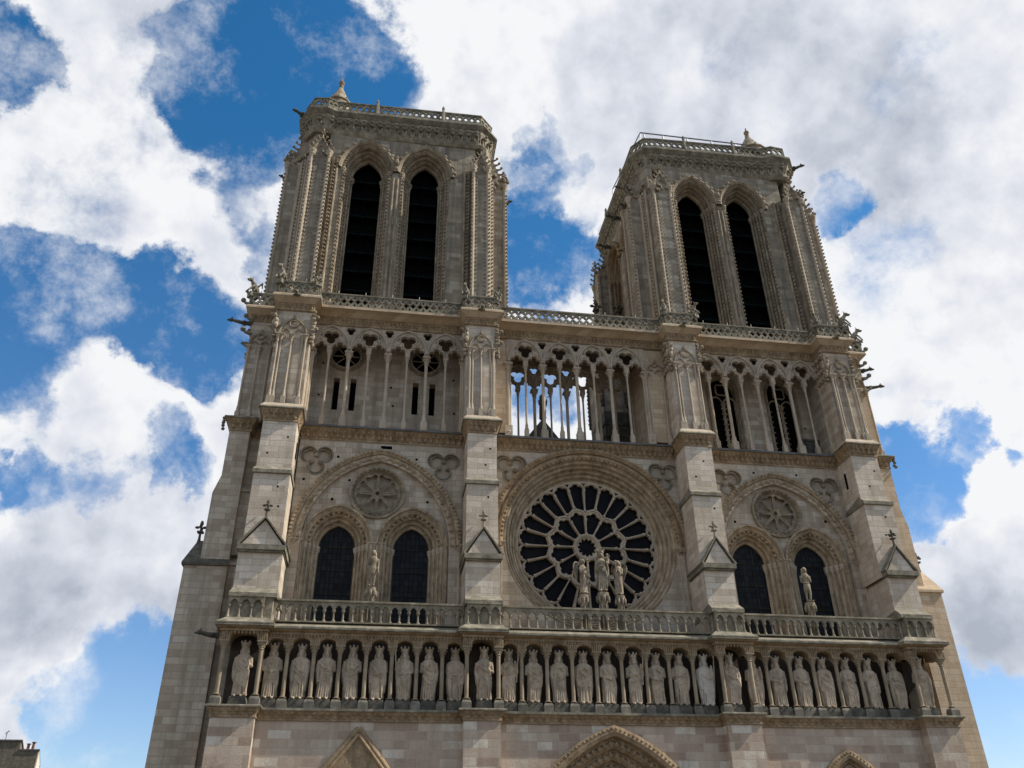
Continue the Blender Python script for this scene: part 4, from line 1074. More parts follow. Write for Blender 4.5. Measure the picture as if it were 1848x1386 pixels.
# a lit eagle-like beast on the corners of three buttress faces
for (x, d) in ((-19.62, -1), (6.55, -1), (17.85, -1), (-7.4, -1)):
    mb = MB()
    mb.ell((x, 1.5, 32.7), (.14, .2, .3), 7, 5)
    mb.ell((x, 1.45, 32.95), (.15, .26, .17), 8, 6); mb.ell((x - .05, 1.12, 33.12), (.12, .17, .13), 8, 5)
    mb.ell((x + .16, 1.6, 32.9), (.14, .07, .26), 8, 5); mb.ell((x - .16, 1.6, 32.92), (.13, .07, .24), 8, 5); mb.ell((x, 1.02, 33.1), (.04, .12, .04), 5, 4)
    part(mb, 'gargoyle', M['column'], smooth=True)

# ---- top cornice, slab, pierced balustrade
def pierced(mb, x0, x1, y, z0, z1, th=.14, sp=.46):
    n = max(1, int(round((x1 - x0) / sp))); w = (x1 - x0) / n; h = z1 - z0 - .16; zc = z0 + .04 + h / 2
    holes = []
    for i in range(n):
        c = x0 + w * (i + .5)
        holes.append(foil(c, zc, min(w, h * .6) * .44, 4, lr=.48, rot=0, n=3)[::-1])
    for i in range(n + 1):
        c = x0 + w * i
        for s in (-1, 1):
            L = [(c - w * .20, zc + s * h * .43), (c + w * .20, zc + s * h * .43), (c, zc + s * h * .17)]
            if i == 0: L = [(c + .03, zc + s * h * .43), (c + w * .20, zc + s * h * .43), (c + .03, zc + s * h * .19)]
            if i == n: L = [(c - w * .20, zc + s * h * .43), (c - .03, zc + s * h * .43), (c - .03, zc + s * h * .19)]
            ar = sum(L[k][0] * L[(k + 1) % 3][1] - L[(k + 1) % 3][0] * L[k][1] for k in range(3))
            holes.append(L[::-1] if ar > 0 else L)
    mb.plate([[(x0, z0), (x1, z0), (x1, z1 - .1), (x0, z1 - .1)]] + holes, y, y + th)
    mb.box(x0 - .02, x1 + .02, y - .05, y + th + .05, z1 - .1, z1)
def top_run(x0, x1, yf, yb, sides, zt=34.88):
    sb, cb = MB(), MB()
    if sides:
        poly = rectp(x0, x1, yf, yb)
        skirt(cb, poly, [(-.02, 33.93), (.05, 33.97), (.03, 34.05), (.06, 34.45), (.10, 34.5)], top=False)
        skirt(sb, poly, [(.08, 34.48), (.12, 34.54), (.42, 34.78), (.46, 34.8), (.46, 34.95), (.36, 35.05)])
        leafrow(cb, x0, x1, yf - .03, 34.22, .27, .24, .3, rnd)
        leafrow(cb, yf, yb, x0 + .03, 34.22, .27, .24, .3, rnd, 'y', -1); leafrow(cb, yf, yb, x1 - .03, 34.22, .27, .24, .3, rnd, 'y', 1)
    else:
        cb.grid([[(x0, yf - o, z), (x1, yf - o, z)] for o, z in [(0, 33.9), (.06, 33.95), (.03, 34.0), (.05, 34.5), (.1, 34.55)]])
        sb.grid([[(x0, yf - o, z), (x1, yf - o, z)] for o, z in [(.05, 34.53), (.45, 34.72), (.75, 34.78), (.8, 34.8), (.8, 34.98), (.7, 35.05), (-2.2, 35.1)]])
        leafrow(cb, x0, x1, yf - .03, 34.25, .27, .24, .32, rnd)
    o = part(cb, 'cornice', M['ochre'], smooth=True); part(sb, 'slab', M['tan'], o)
for (a, b) in [(-17.5, -7.3), (-5.5, 6.6), (8.5, 18.0)]: top_run(a, b, 2.98, 5.2, False)
for i, (a, b) in enumerate(BG): top_run(a + .12, b - .12, 1.66, 5.2, True)
mb = MB(); mb.box(-21.5, 21.1, 4.9, 7.0, 34.6, 35.0); part(mb, 'terrace', M['lead'])
for (a, b) in [(-17.2, -7.55), (-5.2, 6.3), (8.8, 17.6)]:
    mb = MB(); pierced(mb, a, b, 2.3, 35.03, 36.05, sp=.47); part(mb, 'balustrade', M['top'])
for i, (a, b) in enumerate(BG):
    mb = MB(); pierced(mb, a - .08, b + .08, 1.32, 35.03, 36.05, sp=.47)
    Xr = np.array(Matrix.Translation(Vector((a - .06, 0, 0))) @ Matrix.Rotation(R(90), 4, 'Z'))
    mb.X = Xr; pierced(mb, 1.5, 2.4, 0, 35.03, 36.05, sp=.45)
    mb.X = np.array(Matrix.Translation(Vector((b + .18, 0, 0))) @ Matrix.Rotation(R(90), 4, 'Z')); pierced(mb, 1.5, 2.4, 0, 35.03, 36.05, sp=.45); mb.X = None
    part(mb, 'balustrade', M['top'])
# little rod fixings on the rail
mb = MB()
for x in [-18.9, -18.1, -16, -14.2, -12.4, -10.6, -8.8, -6.9, -6.1, -4.2, -2, .2, 2.4, 4.6, 7.2, 8.0, 9.6, 11.4, 13.2, 15, 16.8, 18.6, 19.3]:
    yy = 1.36 if any(a - .1 < x < b + .1 for a, b in BG) else 2.33
    mb.tube((x, yy, 36.03), (x, yy, 36.3), .018, n=5)
part(mb, 'lightning_rod', M['white'])['kind'] = 'stuff'

# ---- flank buttresses left and right
def side_buttress(s, xo, xm, xt, xin, mats):
    """s=-1 left, +1 right; xo outermost, stepping in to xm, xt; xin = inner edge"""
    def bx(mb, a, b, *r): mb.box(min(a, b), max(a, b), *r)
    mb = MB(); bx(mb, xin, xo, 3.0, 7.5, GZ, 17.35); o = part(mb, 'buttress', mats)
    mb = MB(); bx(mb, xin, xm, 3.06, 7.4, 17.35, 21.6); bx(mb, xin, xt, 3.1, 7.3, 21.6, 25.75)
    # sloping set-off
    mb.add([(xm, 3.06, 21.6), (xm, 7.4, 21.6), (xt, 7.4, 22.7), (xt, 3.06, 22.7), (xin, 3.06, 21.6), (xin, 3.06, 22.7)], [(0, 1, 2, 3), (0, 3, 5, 4)] if s < 0 else [(3, 2, 1, 0), (4, 5, 3, 0)])
    part(mb, 'shaft', mats, o)
    mb = MB()
    # saddle roof above the lowest stage
    xe = xo + s * .12; xr = xo - s * .28
    for (dy0, dy1) in ((2.86, 5.3),):
        ym = (dy0 + dy1) / 2
        mb.add([(xe, dy0, 17.35), (xe, dy1, 17.35), (xin, dy0, 17.35), (xin, dy1, 17.35), (xr, ym, 19.0), (xin, ym, 19.0),
                (xe, dy0, 17.2), (xe, dy1, 17.2), (xin, dy0, 17.2), (xin, dy1, 17.2)],
               [(0, 4, 5, 2), (1, 3, 5, 4), (0, 1, 4), (0, 2, 8, 6), (0, 6, 7, 1), (6, 8, 9, 7)])
    part(mb, 'roof', M['grime'] if s < 0 else M['tan'], o)
    mb = MB(); finial(mb, xr - s * .05, 4.08, 18.95, 1.25); part(mb, 'finial', M['grime'], o)
    # recess between this and the front buttress, with two small set-offs
    mb = MB(); e = -19.5 if s < 0 else 19.85
    bx(mb, e, xin, 3.9, 7.0, GZ, 26.7)
    for z in (17.5, 22.0):
        a_, b_ = min(e, xin), max(e, xin)
        mb.add([(a_, 3.35, z), (b_, 3.35, z), (b_, 3.9, z + .55), (a_, 3.9, z + .55), (a_, 3.35, z - .1), (b_, 3.35, z - .1), (a_, 3.9, z - .1), (b_, 3.9, z - .1)], [(0, 1, 2, 3), (4, 5, 1, 0), (4, 6, 7, 5), (0, 3, 6, 4), (1, 5, 7, 2)])
        bx(mb, e, xin, 3.45, 3.95, 18.04 if z > 20 else GZ, z - .1)
    part(mb, 'wall', mats)
    cornice(min(e, xin) - .1, max(e, xin) + .1, 3.9, 5, 26.55, .86, .36, sides=False, spc=.38)
    a_, b_ = min(xin - s * .05, xt), max(xin - s * .05, xt)
    cornice(a_, b_, 3.1, 7.3, 26.6, .88, .36, spc=.38)
    # colonnade stage
    mb = MB(); xg = xt + (.15 if s < 0 else -.15); bx(mb, xin - s * .8, xg, 3.3, 7.3, 26.6, 34.3); o = part(mb, 'wall', mats)
    for q in range(3): inst(thin, 'arcade_column', (xg - s * (.1 + .68 * q), 3.15, ZC0 - .05))
    for q in range(3): inst(thin, 'arcade_column', (xg + s * .1, 4.2 + 1.2 * q, ZC0 - .05))
    part(blind_panel(xg - s * .75, 3.2, .68), 'blind_arch', M['carved'], smooth=True)
    a_, b_ = min(xin - s * .8, xg), max(xin - s * .8, xg)
    top_run(a_, b_, 3.3, 7.0, True)
    mb = MB(); pierced(mb, a_ - .15, b_ - .1 if s < 0 else b_ + .15, 2.95, 35.03, 36.05, sp=.47)
    mb.X = np.array(Matrix.Translation(Vector((xg + s * .28 + .07, 0, 0))) @ Matrix.Rotation(R(90), 4, 'Z')); pierced(mb, 3.0, 7.4, 0, 35.03, 36.05, sp=.47); mb.X = None
    part(mb, 'balustrade', M['top'])
    xk = xg + s * .35
    for z, dx in ((35.2, .55), (34.0, .5), (32.9, .55), (31.9, .4), (36.0, .35)):
        for yy in (3.2, 5.0):
            mb = MB(); hook(mb, xk - s * (.12 if z > 34.5 else .42), yy, z, s * 1.0, -.1, dx); part(mb, 'crocket', M['top'], smooth=True)
    mb = MB()
    for q in range(5): mb.ell((xt + s * .42, 3.1 + rnd.uniform(-.1, .1), 25.85 + q * .17), (.12, .14, .1), 6, 4)
    part(mb, 'crocket', M['top'], smooth=True)
side_buttress(-1, -22.75, -21.95, -21.62, -20.4, M['wall'])
side_buttress(1, 22.95, 21.95, 21.75, 20.9, M['tan'])

# ---- gargoyles (water spouts)
def gargoyle(p, d, L, s=1.0, mt='grime'):
    """beast-shaped spout from p in direction d"""
    mb = MB(); p = Vector(p); d = Vector(d).normalized(); up = Vector((0, 0, 1))
    mb.pipe([p, p + d * L * .45 + up * .02, p + d * L * .8 + up * .10 * s], [.17 * s, .13 * s, .10 * s], 8)
    h = p + d * L * .9 + up * .13 * s
    mb.ell(h, (.15 * s, .15 * s, .13 * s), 8, 6); mb.ell(h + d * .16 * s - up * .03, (.11 * s, .11 * s, .06 * s), 6, 4)
    sd = d.cross(up)
    for q in (-1, 1):
        mb.ell(h + up * .13 * s + sd * q * .08 * s - d * .05, (.035 * s, .035 * s, .09 * s), 5, 4)
        mb.ell(p + d * L * .35 + sd * q * .15 * s, (.16 * s, .13 * s, .10 * s), 6, 4)
    part(mb, 'gargoyle', M[mt], smooth=True)
gargoyle((-19.9, 1.3, 12.95), (-1, -.1, 0), 1.15)
gargoyle((-21.4, 3.4, 33.8), (-1, -.1, .0), 1.55)
gargoyle((21.55, 3.5, 32.3), (1, -.1, .05), 1.55)
gargoyle((21.55, 3.5, 33.75), (1, -.2, 0), 1.0)
for i, (a, b) in enumerate(BG):
    if i != 1: gargoyle(((a + b) / 2, 1.4, 34.95), (-.05, -1, -.35), .75, .9, 'top')
gargoyle((-6.45, 1.4, 34.95), (.02, -1, -.35), .75, .9, 'top')
# ================================================================ towers
def tower(xl, xr, y0, depth, ops, piers_f, side_l, side_r, turret_side, top_poly, cone):
    """belfry stage. ops: centres of the front openings; piers_f: (x0,x1) of the forward piers"""
    zb, zt = 35.0, 53.0
    core = MB(); core.box(xl + 1.3, xr - 1.3, y0 + 2.2, y0 + depth - 1.3, zb, zt); core.box(xl, xr, y0 + depth - 1.2, y0 + depth, zb, zt)
    T = part(core, 'tower', M['tower'])
    def face(W, cs, hw=1.12, hood=None):
        hood = hood or min(2.28, abs(cs[1] - cs[0]) / 2 + .03)
        """face plate of width W (local x 0..W at y=0 going in +y), openings at cs"""
        mb = MB(); zs = 49.2; c = .95
        # keep neighbouring hoods apart
        mb.plate([[(0, zb), (W, zb), (W, zt), (0, zt)]] + [arch(x, zs, hood - .38, c, zb + .02, 12)[::-1] for x in cs], 0, 1.3, back=False)
        mos = []
        for x in cs:
            mo = MB(); mos.append(mo)
            band(mo, x, zs, c, [(hood - .02, -.002), (hood - .02, -.2), (hood - .14, -.26), (hood - .28, -.16), (hood - .34, .02), (hood - .38, .05)] + orders(hood - .38, hw, .05, 1.25, 4), zs, 14)
            for q in range(4):
                h = hood - .38 - (hood - .38 - hw) * (q + .5) / 4
                if q % 2 == 0: knobs(mo, arch(x, zs, h, c, None, 14), .26, .10, .05 + .3 * q, rnd)
            knobs(mo, arch(x, zs, hood + .0, c, None, 14), .62, .2, -.16, rnd)
            # jamb shafts with crocket ladders
            band(mo, x, zb, 0, orders(hood - .38, hw, .05, 1.25, 4), None, 2) if False else None
            for s in (-1, 1):
                for q in range(5):
                    xx = x + s * (hood - .46 - (hood - .52 - hw) * q / 4.0); yy = .06 + 1.15 * q / 4
                    mo.tube((xx, yy, zb), (xx, yy, zs - .4), .095, n=8, caps=False)
                    mo.lathe(xx, yy, [(.10, zs - .6), (.14, zs - .55), (.12, zs - .45), (.2, zs - .15), (.23, zs - .1), (.23, zs + .02), (.12, zs + .04)], 8)
                    for t in range(5): mo.ell((xx + .15 * math.cos(t * 1.25), yy + .15 * math.sin(t * 1.25), zs - .28), (.07, .07, .12), 5, 4)
                    if q in (0, 2):
                        z = zb + .5
                        while z < zs - .7:
                            mo.ell((xx - s * .02 + s * -.1, yy - .1, z), (.085, .085, .10), 5, 3); z += .36
                # solid stepped jamb behind the shafts
                for q in range(4):
                    a_ = hood - .38 - (hood - .38 - hw) * q / 4; b_ = hood - .38 - (hood - .38 - hw) * (q + 1) / 4
                    X0, X1 = sorted((x + s * b_, x + s * (hood + .02)))
                    mo.box(X0, X1, .1 + 1.2 * (q + 1) / 4 - .12 + .005 * q, 1.3 + .003 * q, zb + .01, zs)
        return mb, mos
    W = piers_f[1][0] - piers_f[0][1] + .4; x_0 = piers_f[0][1] - .2
    mb, mo = face(W, [o - x_0 for o in ops])
    def place(b, Xm):
        n_ = MB(); n_.X = np.array(Xm); n_.add(np.concatenate(b.v), b.f); return n_
    Xf = Matrix.Translation(Vector((x_0, y0, 0)))
    w_ = place(mb, Xf); part(w_, 'wall', M['tower'], T)
    for m_o in mo: part(place(m_o, Xf), 'belfry_arch', M['carved'], T)
    # openings: void and louvres
    ex = MB()
    for (xe_, sg) in ((piers_f[0][1], 1), (piers_f[1][0], -1)):
        for q in range(2):
            xx = xe_ + sg * (.28 + .3 * q); ex.tube((xx, y0 - .06, zb), (xx, y0 - .06, 49.6), .11, n=8, caps=False)
            z = zb + .4
            while z < 49.4 and q == 0: ex.ell((xx + sg * .12, y0 - .2, z), (.09, .09, .10), 5, 3); z += .36
            ex.lathe(xx, y0 - .06, [(.11, 49.4), (.2, 49.8), (.22, 49.95), (.05, 50.0)], 8)
        part(ex, 'shaft', M['carved'], T, smooth=True); ex = MB()
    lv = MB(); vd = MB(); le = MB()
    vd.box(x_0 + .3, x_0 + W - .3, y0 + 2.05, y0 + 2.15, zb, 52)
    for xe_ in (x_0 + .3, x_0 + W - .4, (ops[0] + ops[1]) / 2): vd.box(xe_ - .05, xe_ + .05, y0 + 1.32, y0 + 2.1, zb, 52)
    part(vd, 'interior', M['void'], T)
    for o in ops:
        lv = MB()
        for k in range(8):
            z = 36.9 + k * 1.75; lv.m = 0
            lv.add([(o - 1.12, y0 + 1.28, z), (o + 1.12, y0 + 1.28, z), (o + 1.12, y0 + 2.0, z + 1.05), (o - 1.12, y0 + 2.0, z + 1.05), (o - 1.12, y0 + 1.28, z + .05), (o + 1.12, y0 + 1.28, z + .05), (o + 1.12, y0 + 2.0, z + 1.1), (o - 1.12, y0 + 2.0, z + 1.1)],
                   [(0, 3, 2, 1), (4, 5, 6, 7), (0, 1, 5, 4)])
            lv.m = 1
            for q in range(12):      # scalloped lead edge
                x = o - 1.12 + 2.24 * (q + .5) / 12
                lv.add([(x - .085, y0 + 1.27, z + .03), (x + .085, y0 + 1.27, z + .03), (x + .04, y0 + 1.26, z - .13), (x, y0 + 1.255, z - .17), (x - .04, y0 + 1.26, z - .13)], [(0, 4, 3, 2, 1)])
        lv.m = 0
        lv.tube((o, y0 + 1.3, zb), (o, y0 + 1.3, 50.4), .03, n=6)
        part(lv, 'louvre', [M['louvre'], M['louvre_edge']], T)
    # side faces
    for (sd, xx) in ((-1, xl), (1, xr)):
        Wd = depth - 2.4
        mb, mo = face(Wd, [Wd * .29, Wd * .71], hw=1.0, hood=2.15)
        if sd < 0: Xm = Matrix.Translation(Vector((xx, y0 + 1.2 + Wd, 0))) @ Matrix.Rotation(R(-90), 4, 'Z')
        else: Xm = Matrix.Translation(Vector((xx, y0 + 1.2, 0))) @ Matrix.Rotation(R(90), 4, 'Z')
        part(place(mb, Xm), 'wall', M['tower'], T)
        for m_o in mo: part(place(m_o, Xm), 'belfry_arch', M['ochre'], T)
        vd = MB(); x1 = xx - sd * 1.28; vd.box(min(x1, x1 - sd * .1), max(x1, x1 - sd * .1), y0 + 1.4, y0 + 1 + Wd, zb, 52); part(vd, 'interior', M['void'], T)
    # corner piers
    def merge3(pr, sh, cr):
        for k_, b_ in ((1, sh), (2, cr)):
            pr.m = k_; pr.add(np.concatenate(b_.v), b_.f)
        part(pr, 'pier', [M['tower'], M['column'], M['carved']], T, smooth=True)
    def pier(x0, x1, ya, yb, ztop, out, gable=True):
        pr = MB(); sh = MB(); cr = MB()
        pier_(pr, sh, cr, x0, x1, ya, yb, ztop, out)
        merge3(pr, sh, cr)
    def pier_(pr, sh, cr, x0, x1, ya, yb, ztop, out):
        """box pier with corner shafts carrying crockets, and a crocketed gablet on top. out = outward dir"""
        pr.box(x0, x1, ya, yb, zb, ztop)
        cs = [(x0, ya), (x1, ya), (x0, yb), (x1, yb)]
        for (x, y) in cs:
            dx = -1 if x == x0 else 1; dy = -1 if y == ya else 1
            ddx, ddy = dx * .7, dy * .7
            fx, fy = x, y
            sh.tube((fx, fy, zb), (fx, fy, ztop - .5), .13, n=8, caps=False)
            sh.lathe(fx, fy, [(.13, ztop - .6), (.17, ztop - .56), (.15, ztop - .48), (.24, ztop - .12), (.28, ztop - .05), (.28, ztop + .08), (.1, ztop + .1)], 8)
            for t in range(6): sh.ell((fx + .17 * math.cos(t), fy + .17 * math.sin(t), ztop - .3), (.07, .07, .13), 5, 4)
            if out[0] * dx + out[1] * dy > 0:
                z = zb + .5
                while z < ztop - .8:
                    cr.ell((fx + ddx * .17, fy + ddy * .17, z), (.085, .085, .095), 5, 3)
                    cr.ell((fx - dx * .24 * abs(out[1]) - .0, fy - dy * .24 * abs(out[0]), z + .18), (.07, .09, .085), 5, 3) if True else None
                    z += .36
        # gablet niche, crockets and statue-like finial
        mx_, my_ = (x0 + x1) / 2, (ya + yb) / 2
        if out[1] < 0:
            fyv = ya - .02
            for s in (-1, 1):
                cr.pipe([(mx_ + s * ((x1 - x0) / 2 + .1), fyv, ztop), (mx_, fyv, ztop + 1.5)], .08, 6)
                for q in range(4):
                    t = (q + .5) / 4; hook(cr, mx_ + s * ((x1 - x0) / 2 + .1) * (1 - t), fyv, ztop + 1.5 * t, s * .8, -.3, .3)
            pr.plate([[(x0, ztop), (x1, ztop), (mx_, ztop + 1.35)]], ya + .02, yb)
            cr.pipe([(x, fyv, z) for x, z in arch(mx_, ztop - .1, (x1 - x0) / 2 - .1, .3, None, 6)], .06, 5)
            finial(cr, mx_, fyv, ztop + 1.45, 1.0)
        else:
            s_ = out[0]; fxv = x1 + .02 if s_ > 0 else x0 - .02
            for s in (-1, 1):
                cr.pipe([(fxv, my_ + s * ((yb - ya) / 2 + .1), ztop), (fxv, my_, ztop + 1.5)], .08, 6)
                for q in range(4):
                    t = (q + .5) / 4; hook(cr, fxv, my_ + s * ((yb - ya) / 2 + .1) * (1 - t), ztop + 1.5 * t, s_ * .9, s * .2, .32)
            pr.add([(x0, ya, ztop), (x1, ya, ztop), (x0, yb, ztop), (x1, yb, ztop), (x0, my_, ztop + 1.35), (x1, my_, ztop + 1.35)], [(0, 1, 5, 4), (2, 4, 5, 3), (1, 3, 5), (0, 4, 2)])
            finial(cr, fxv, my_, ztop + 1.45, 1.0)
        for q in range(16):
            cr.ell((rnd.uniform(x0 - .2, x1 + .2), rnd.uniform(ya - .2, ya + .2) if out[1] < 0 else rnd.uniform(ya - .1, yb + .1), ztop + rnd.uniform(-.5, .2)), (.13, .13, .16), 6, 4)
    for (a, b) in piers_f: pier(a, b, y0 - 1.05, y0 + .3, 49.6, (0, -1))
    for sd, (xo, xi) in ((-1, side_l), (1, side_r)):
        a, b = min(xo, xi), max(xo, xi)
        pier(a, b, y0 + 1.0, y0 + 2.7, 49.9, (sd, 0)); pier(a, b, y0 + depth - 2.7, y0 + depth - 1.0, 49.9, (sd, 0))
        for yy in (y0 + .95, y0 + depth - 2.75):
            wd = MB(); o_ = a if sd < 0 else b; i_ = b if sd < 0 else a
            pts = [(o_, 49.9), (i_ - sd * .3, 49.9), (i_ - sd * .3, 52.9), (i_, 52.9)]
            ar = sum(pts[k][0] * pts[(k + 1) % 4][1] - pts[(k + 1) % 4][0] * pts[k][1] for k in range(4))
            wd.plate([pts if ar > 0 else pts[::-1]], yy + .05, yy + 1.75)
            for q in range(6):
                t = (q + .5) / 6; hook(wd, o_ + (i_ - o_) * t, yy + .1, 49.9 + 3.0 * t, sd, -.2, .38)
            for q in range(9): wd.ell((o_ + (i_ - o_) * rnd.random(), yy + rnd.uniform(-.1, .1), 49.6 + rnd.random() * 1.6), (.17, .15, .2), 6, 4)
            part(wd, 'weathering', M['carved'], T)
    # chamfered corner masses between the piers with roll shafts
    for sd, (xo, xi), (a, b) in ((-1, side_l, piers_f[0]), (1, side_r, piers_f[1])):
        pr = MB(); sh = MB(); cr = MB()
        xf = a if sd < 0 else b
        P_ = [(xf - sd * .5, y0 + .02), (xf, y0 - .0), (xi, y0 + 1.2), (xi - sd * .01, y0 + 2.5), (xf - sd * .5, y0 + 2.5)]
        if sd > 0: P_ = P_
        ar = sum(P_[k][0] * P_[(k + 1) % 5][1] - P_[(k + 1) % 5][0] * P_[k][1] for k in range(5))
        if ar < 0: P_ = P_[::-1]
        skirt(pr, P_, [(0, zb), (0, zt)])
        for t in (.25, .5, .75):
            x = xf + (xi - xf) * t; y = y0 + 1.2 * t
            nx, ny = 1.2 * sd * .1, -.1
            sh.tube((x + nx, y + ny, zb), (x + nx, y + ny, 50.2), .12, n=8, caps=False)
            z = zb + .4
            while z < 49.8 and t == .5:
                cr.ell((x + nx * 2.2, y + ny * 2.2, z), (.085, .085, .1), 5, 3); z += .36
        cr.pipe([(xf, y0 - .05, 50.2), ((xf + xi) / 2, y0 + .45, 51.3), (xi, y0 + 1.15, 50.2)], .09, 6)
        for q in range(10): cr.ell((xf + (xi - xf) * rnd.random(), y0 + .1 + rnd.random() * .8, 49.9 + rnd.random() * 1.2), (.16, .16, .2), 6, 4)
        merge3(pr, sh, cr)
    # mid shaft pair between the hoods: bracket figure
    mo = MB(); m_ = (ops[0] + ops[1]) / 2
    mo.ell((m_, y0 - .25, 50.1), (.18, .2, .34), 7, 5); mo.ell((m_, y0 - .32, 50.5), (.13, .14, .15), 7, 5)
    for d_ in (-.16, .16): mo.tube((m_ + d_, y0 - .02, zb), (m_ + d_, y0 - .02, 48.6), .1, n=8, caps=False)
    part(mo, 'shaft', M['carved'], T, smooth=True)
    # crown: frieze with corbels, slab, pierced rail, turret cone
    cb, sb = MB(), MB()
    skirt(cb, top_poly, [(-.12, 52.6), (.02, 52.8), (.06, 52.9), (0, 53.0), (.05, 53.6), (.22, 54.1), (.26, 54.25)])
    n = len(top_poly)
    for i in range(n):
        p, q = Vector(top_poly[i]), Vector(top_poly[(i + 1) % n]); L = (q - p).length
        if L < .5: continue
        d_ = (q - p) / L; nn = Vector((d_.y, -d_.x)); k = max(1, int(L / .62))
        for j in range(k):
            c_ = p + d_ * (L * (j + .5) / k)
            an_ = Matrix.Rotation(math.atan2(d_.y, d_.x), 3, 'Z'); w_ = rnd.uniform(.85, 1.12)
            cb.ell((c_.x + nn.x * .03, c_.y + nn.y * .03, 53.22), (.24 * w_, .10, .32), 6, 4, an_)
            for s_ in (-1, 1): cb.ell((c_.x + nn.x * .10 + d_.x * s_ * .14, c_.y + nn.y * .10 + d_.y * s_ * .14, 53.42), (.09, .10, .24 * w_), 5, 4)
            cb.ell((c_.x + nn.x * .20, c_.y + nn.y * .20, 53.74), (.25 * w_, .18, .15), 6, 4, an_)
            cb.ell((c_.x + nn.x * .38, c_.y + nn.y * .38, 53.92), (.14, .12, .11), 6, 4, an_)
            cb.ell((c_.x + nn.x * .16 + d_.x * .31, c_.y + nn.y * .16 + d_.y * .31, 53.98), (.10, .12, .13), 5, 4)
            cb.ell((c_.x + nn.x * .05 + d_.x * .31, c_.y + nn.y * .05 + d_.y * .31, 53.45), (.06, .08, .26), 5, 4)
    o = part(cb, 'cornice', M['rail'], T, smooth=True)
    skirt(sb, top_poly, [(.22, 54.2), (.3, 54.26), (.52, 54.52), (.56, 54.55), (.56, 54.72), (.5, 54.8), (.25, 55.0), (.22, 55.12)])
    part(sb, 'slab', M['top'], T)
    rl = MB(); rp = offset_poly(top_poly, .12)
    for i in range(n):
        p, q = Vector(rp[i]), Vector(rp[(i + 1) % n]); L = (q - p).length; an = math.atan2(q.y - p.y, q.x - p.x)
        rl.X = np.array(Matrix.Translation(Vector((p.x, p.y, 0))) @ Matrix.Rotation(an, 4, 'Z'))
        pierced(rl, 0, L, 0, 55.1, 56.15, sp=.5)
        rl.X = None
        if L > 5:
            for t in (.27, .73):
                c_ = p + (q - p) * t; nn = Vector(((q - p).y, -(q - p).x)).normalized()
                rl.lathe(c_.x + nn.x * .1, c_.y + nn.y * .1, [(.16, 55.0), (.16, 55.9), (.1, 56.2), (.13, 56.45), (.03, 56.7)], 7)
    part(rl, 'balustrade', M['top'], T)
    cn = MB(); x, y, r, up = cone
    cn.lathe(x, y, [(r, 55.0), (r, 56.35 + up), (r + .1, 56.4 + up), (r + .1, 56.5 + up), (r * .95, 56.55 + up), (r * .16, 58.6 + up), (.2, 58.7 + up), (.2, 58.85 + up), (.08, 58.95 + up), (.24, 59.15 + up), (.24, 59.3 + up), (.08, 59.4 + up), (.05, 59.8 + up)], 14)
    for q in range(8):
        t = q * math.pi / 4
        for k in range(3):
            f_ = (k + .6) / 3.4; cn.ell((x + math.cos(t) * r * (1 - f_) * 1.05, y + math.sin(t) * r * (1 - f_) * 1.05, 56.5 + up + 2.1 * f_), (.08, .08, .08), 5, 3)
    part(cn, 'turret_cone', M['carved'], T, smooth=True)
    return T
T1 = tower(-20.2, -5.3, 4.0, 14.0, [-15.1, -10.63], [(-19.2, -17.95), (-6.95, -5.85)], (-21.2, -20.2), (-4.25, -5.3), -1,
      [(-17.9, 3.9), (-6.4, 3.75), (-5.45, 4.8), (-5.45, 16.5), (-6.4, 17.6), (-19.0, 17.6), (-20.3, 16.5), (-20.3, 4.9), (-19.6, 3.75), (-18.6, 3.62)], (-18.05, 5.6, 1.0, 1.2))
T1['label'] = 'wider left tower with lit shafts'
T2 = tower(7.0, 21.0, 4.0, 14.0, [11.15, 15.3], [(7.4, 8.75), (18.65, 19.9)], (6.0, 7.0), (22.0, 21.0), 1,
      [(8.5, 4.1), (17.9, 3.9), (18.7, 3.55), (19.7, 3.65), (20.5, 4.8), (20.5, 16.5), (19.5, 17.6), (8.4, 17.6), (6.9, 16.5), (6.9, 5.2), (7.6, 4.2)], (17.75, 5.2, 1.3, .3))
T2['label'] = 'right tower with a metal rail on its roof'
# work rail on the right tower's roof
mb = MB(); yr = 4.75; z0, z1 = 55.1, 57.55
xs = [7.9, 9.6, 11.8, 14.0, 16.2]
mb.tube((7.6, yr, z1), (17.4, yr, z1 - .05), .065, n=6); mb.tube((7.6, yr, z1), (7.0, yr + 7, z1), .05, n=6)
for x in xs: mb.tube((x - .22, yr, z0), (x, yr, z1), .055, n=5); mb.tube((x + .22, yr, z0), (x, yr, z1), .055, n=5)
mb.tube((7.2, yr, z0), (7.6, yr, z1), .045, n=5); mb.tube((6.9, yr + 7, z0), (7.0, yr + 7, z1), .045, n=5)
part(mb, 'roof_rail', M['iron'])
# gargoyles and hooks near the tower heads
gargoyle((-20.3, 4.4, 54.7), (-1, -.4, .1), 1.0, 1.1)
gargoyle((20.5, 4.4, 54.6), (1, -.4, .1), 1.2, 1.1)
for y in (6.2, 9.5, 13): gargoyle((6.7, y, 52.2 - (y - 6) * .1), (-1, 0, .05), 1.2, 1.1)
for (x, y, z, d) in ((-21.3, 5.9, 49.2, -1), (-4.1, 5.9, 48.9, 1), (22.1, 5.9, 49.0, 1), (19.9, 3.1, 50.4, 1), (6.0, 5.9, 49.8, -1)):
    gargoyle((x, y, z), (d, -.4, .15), .45, .9)

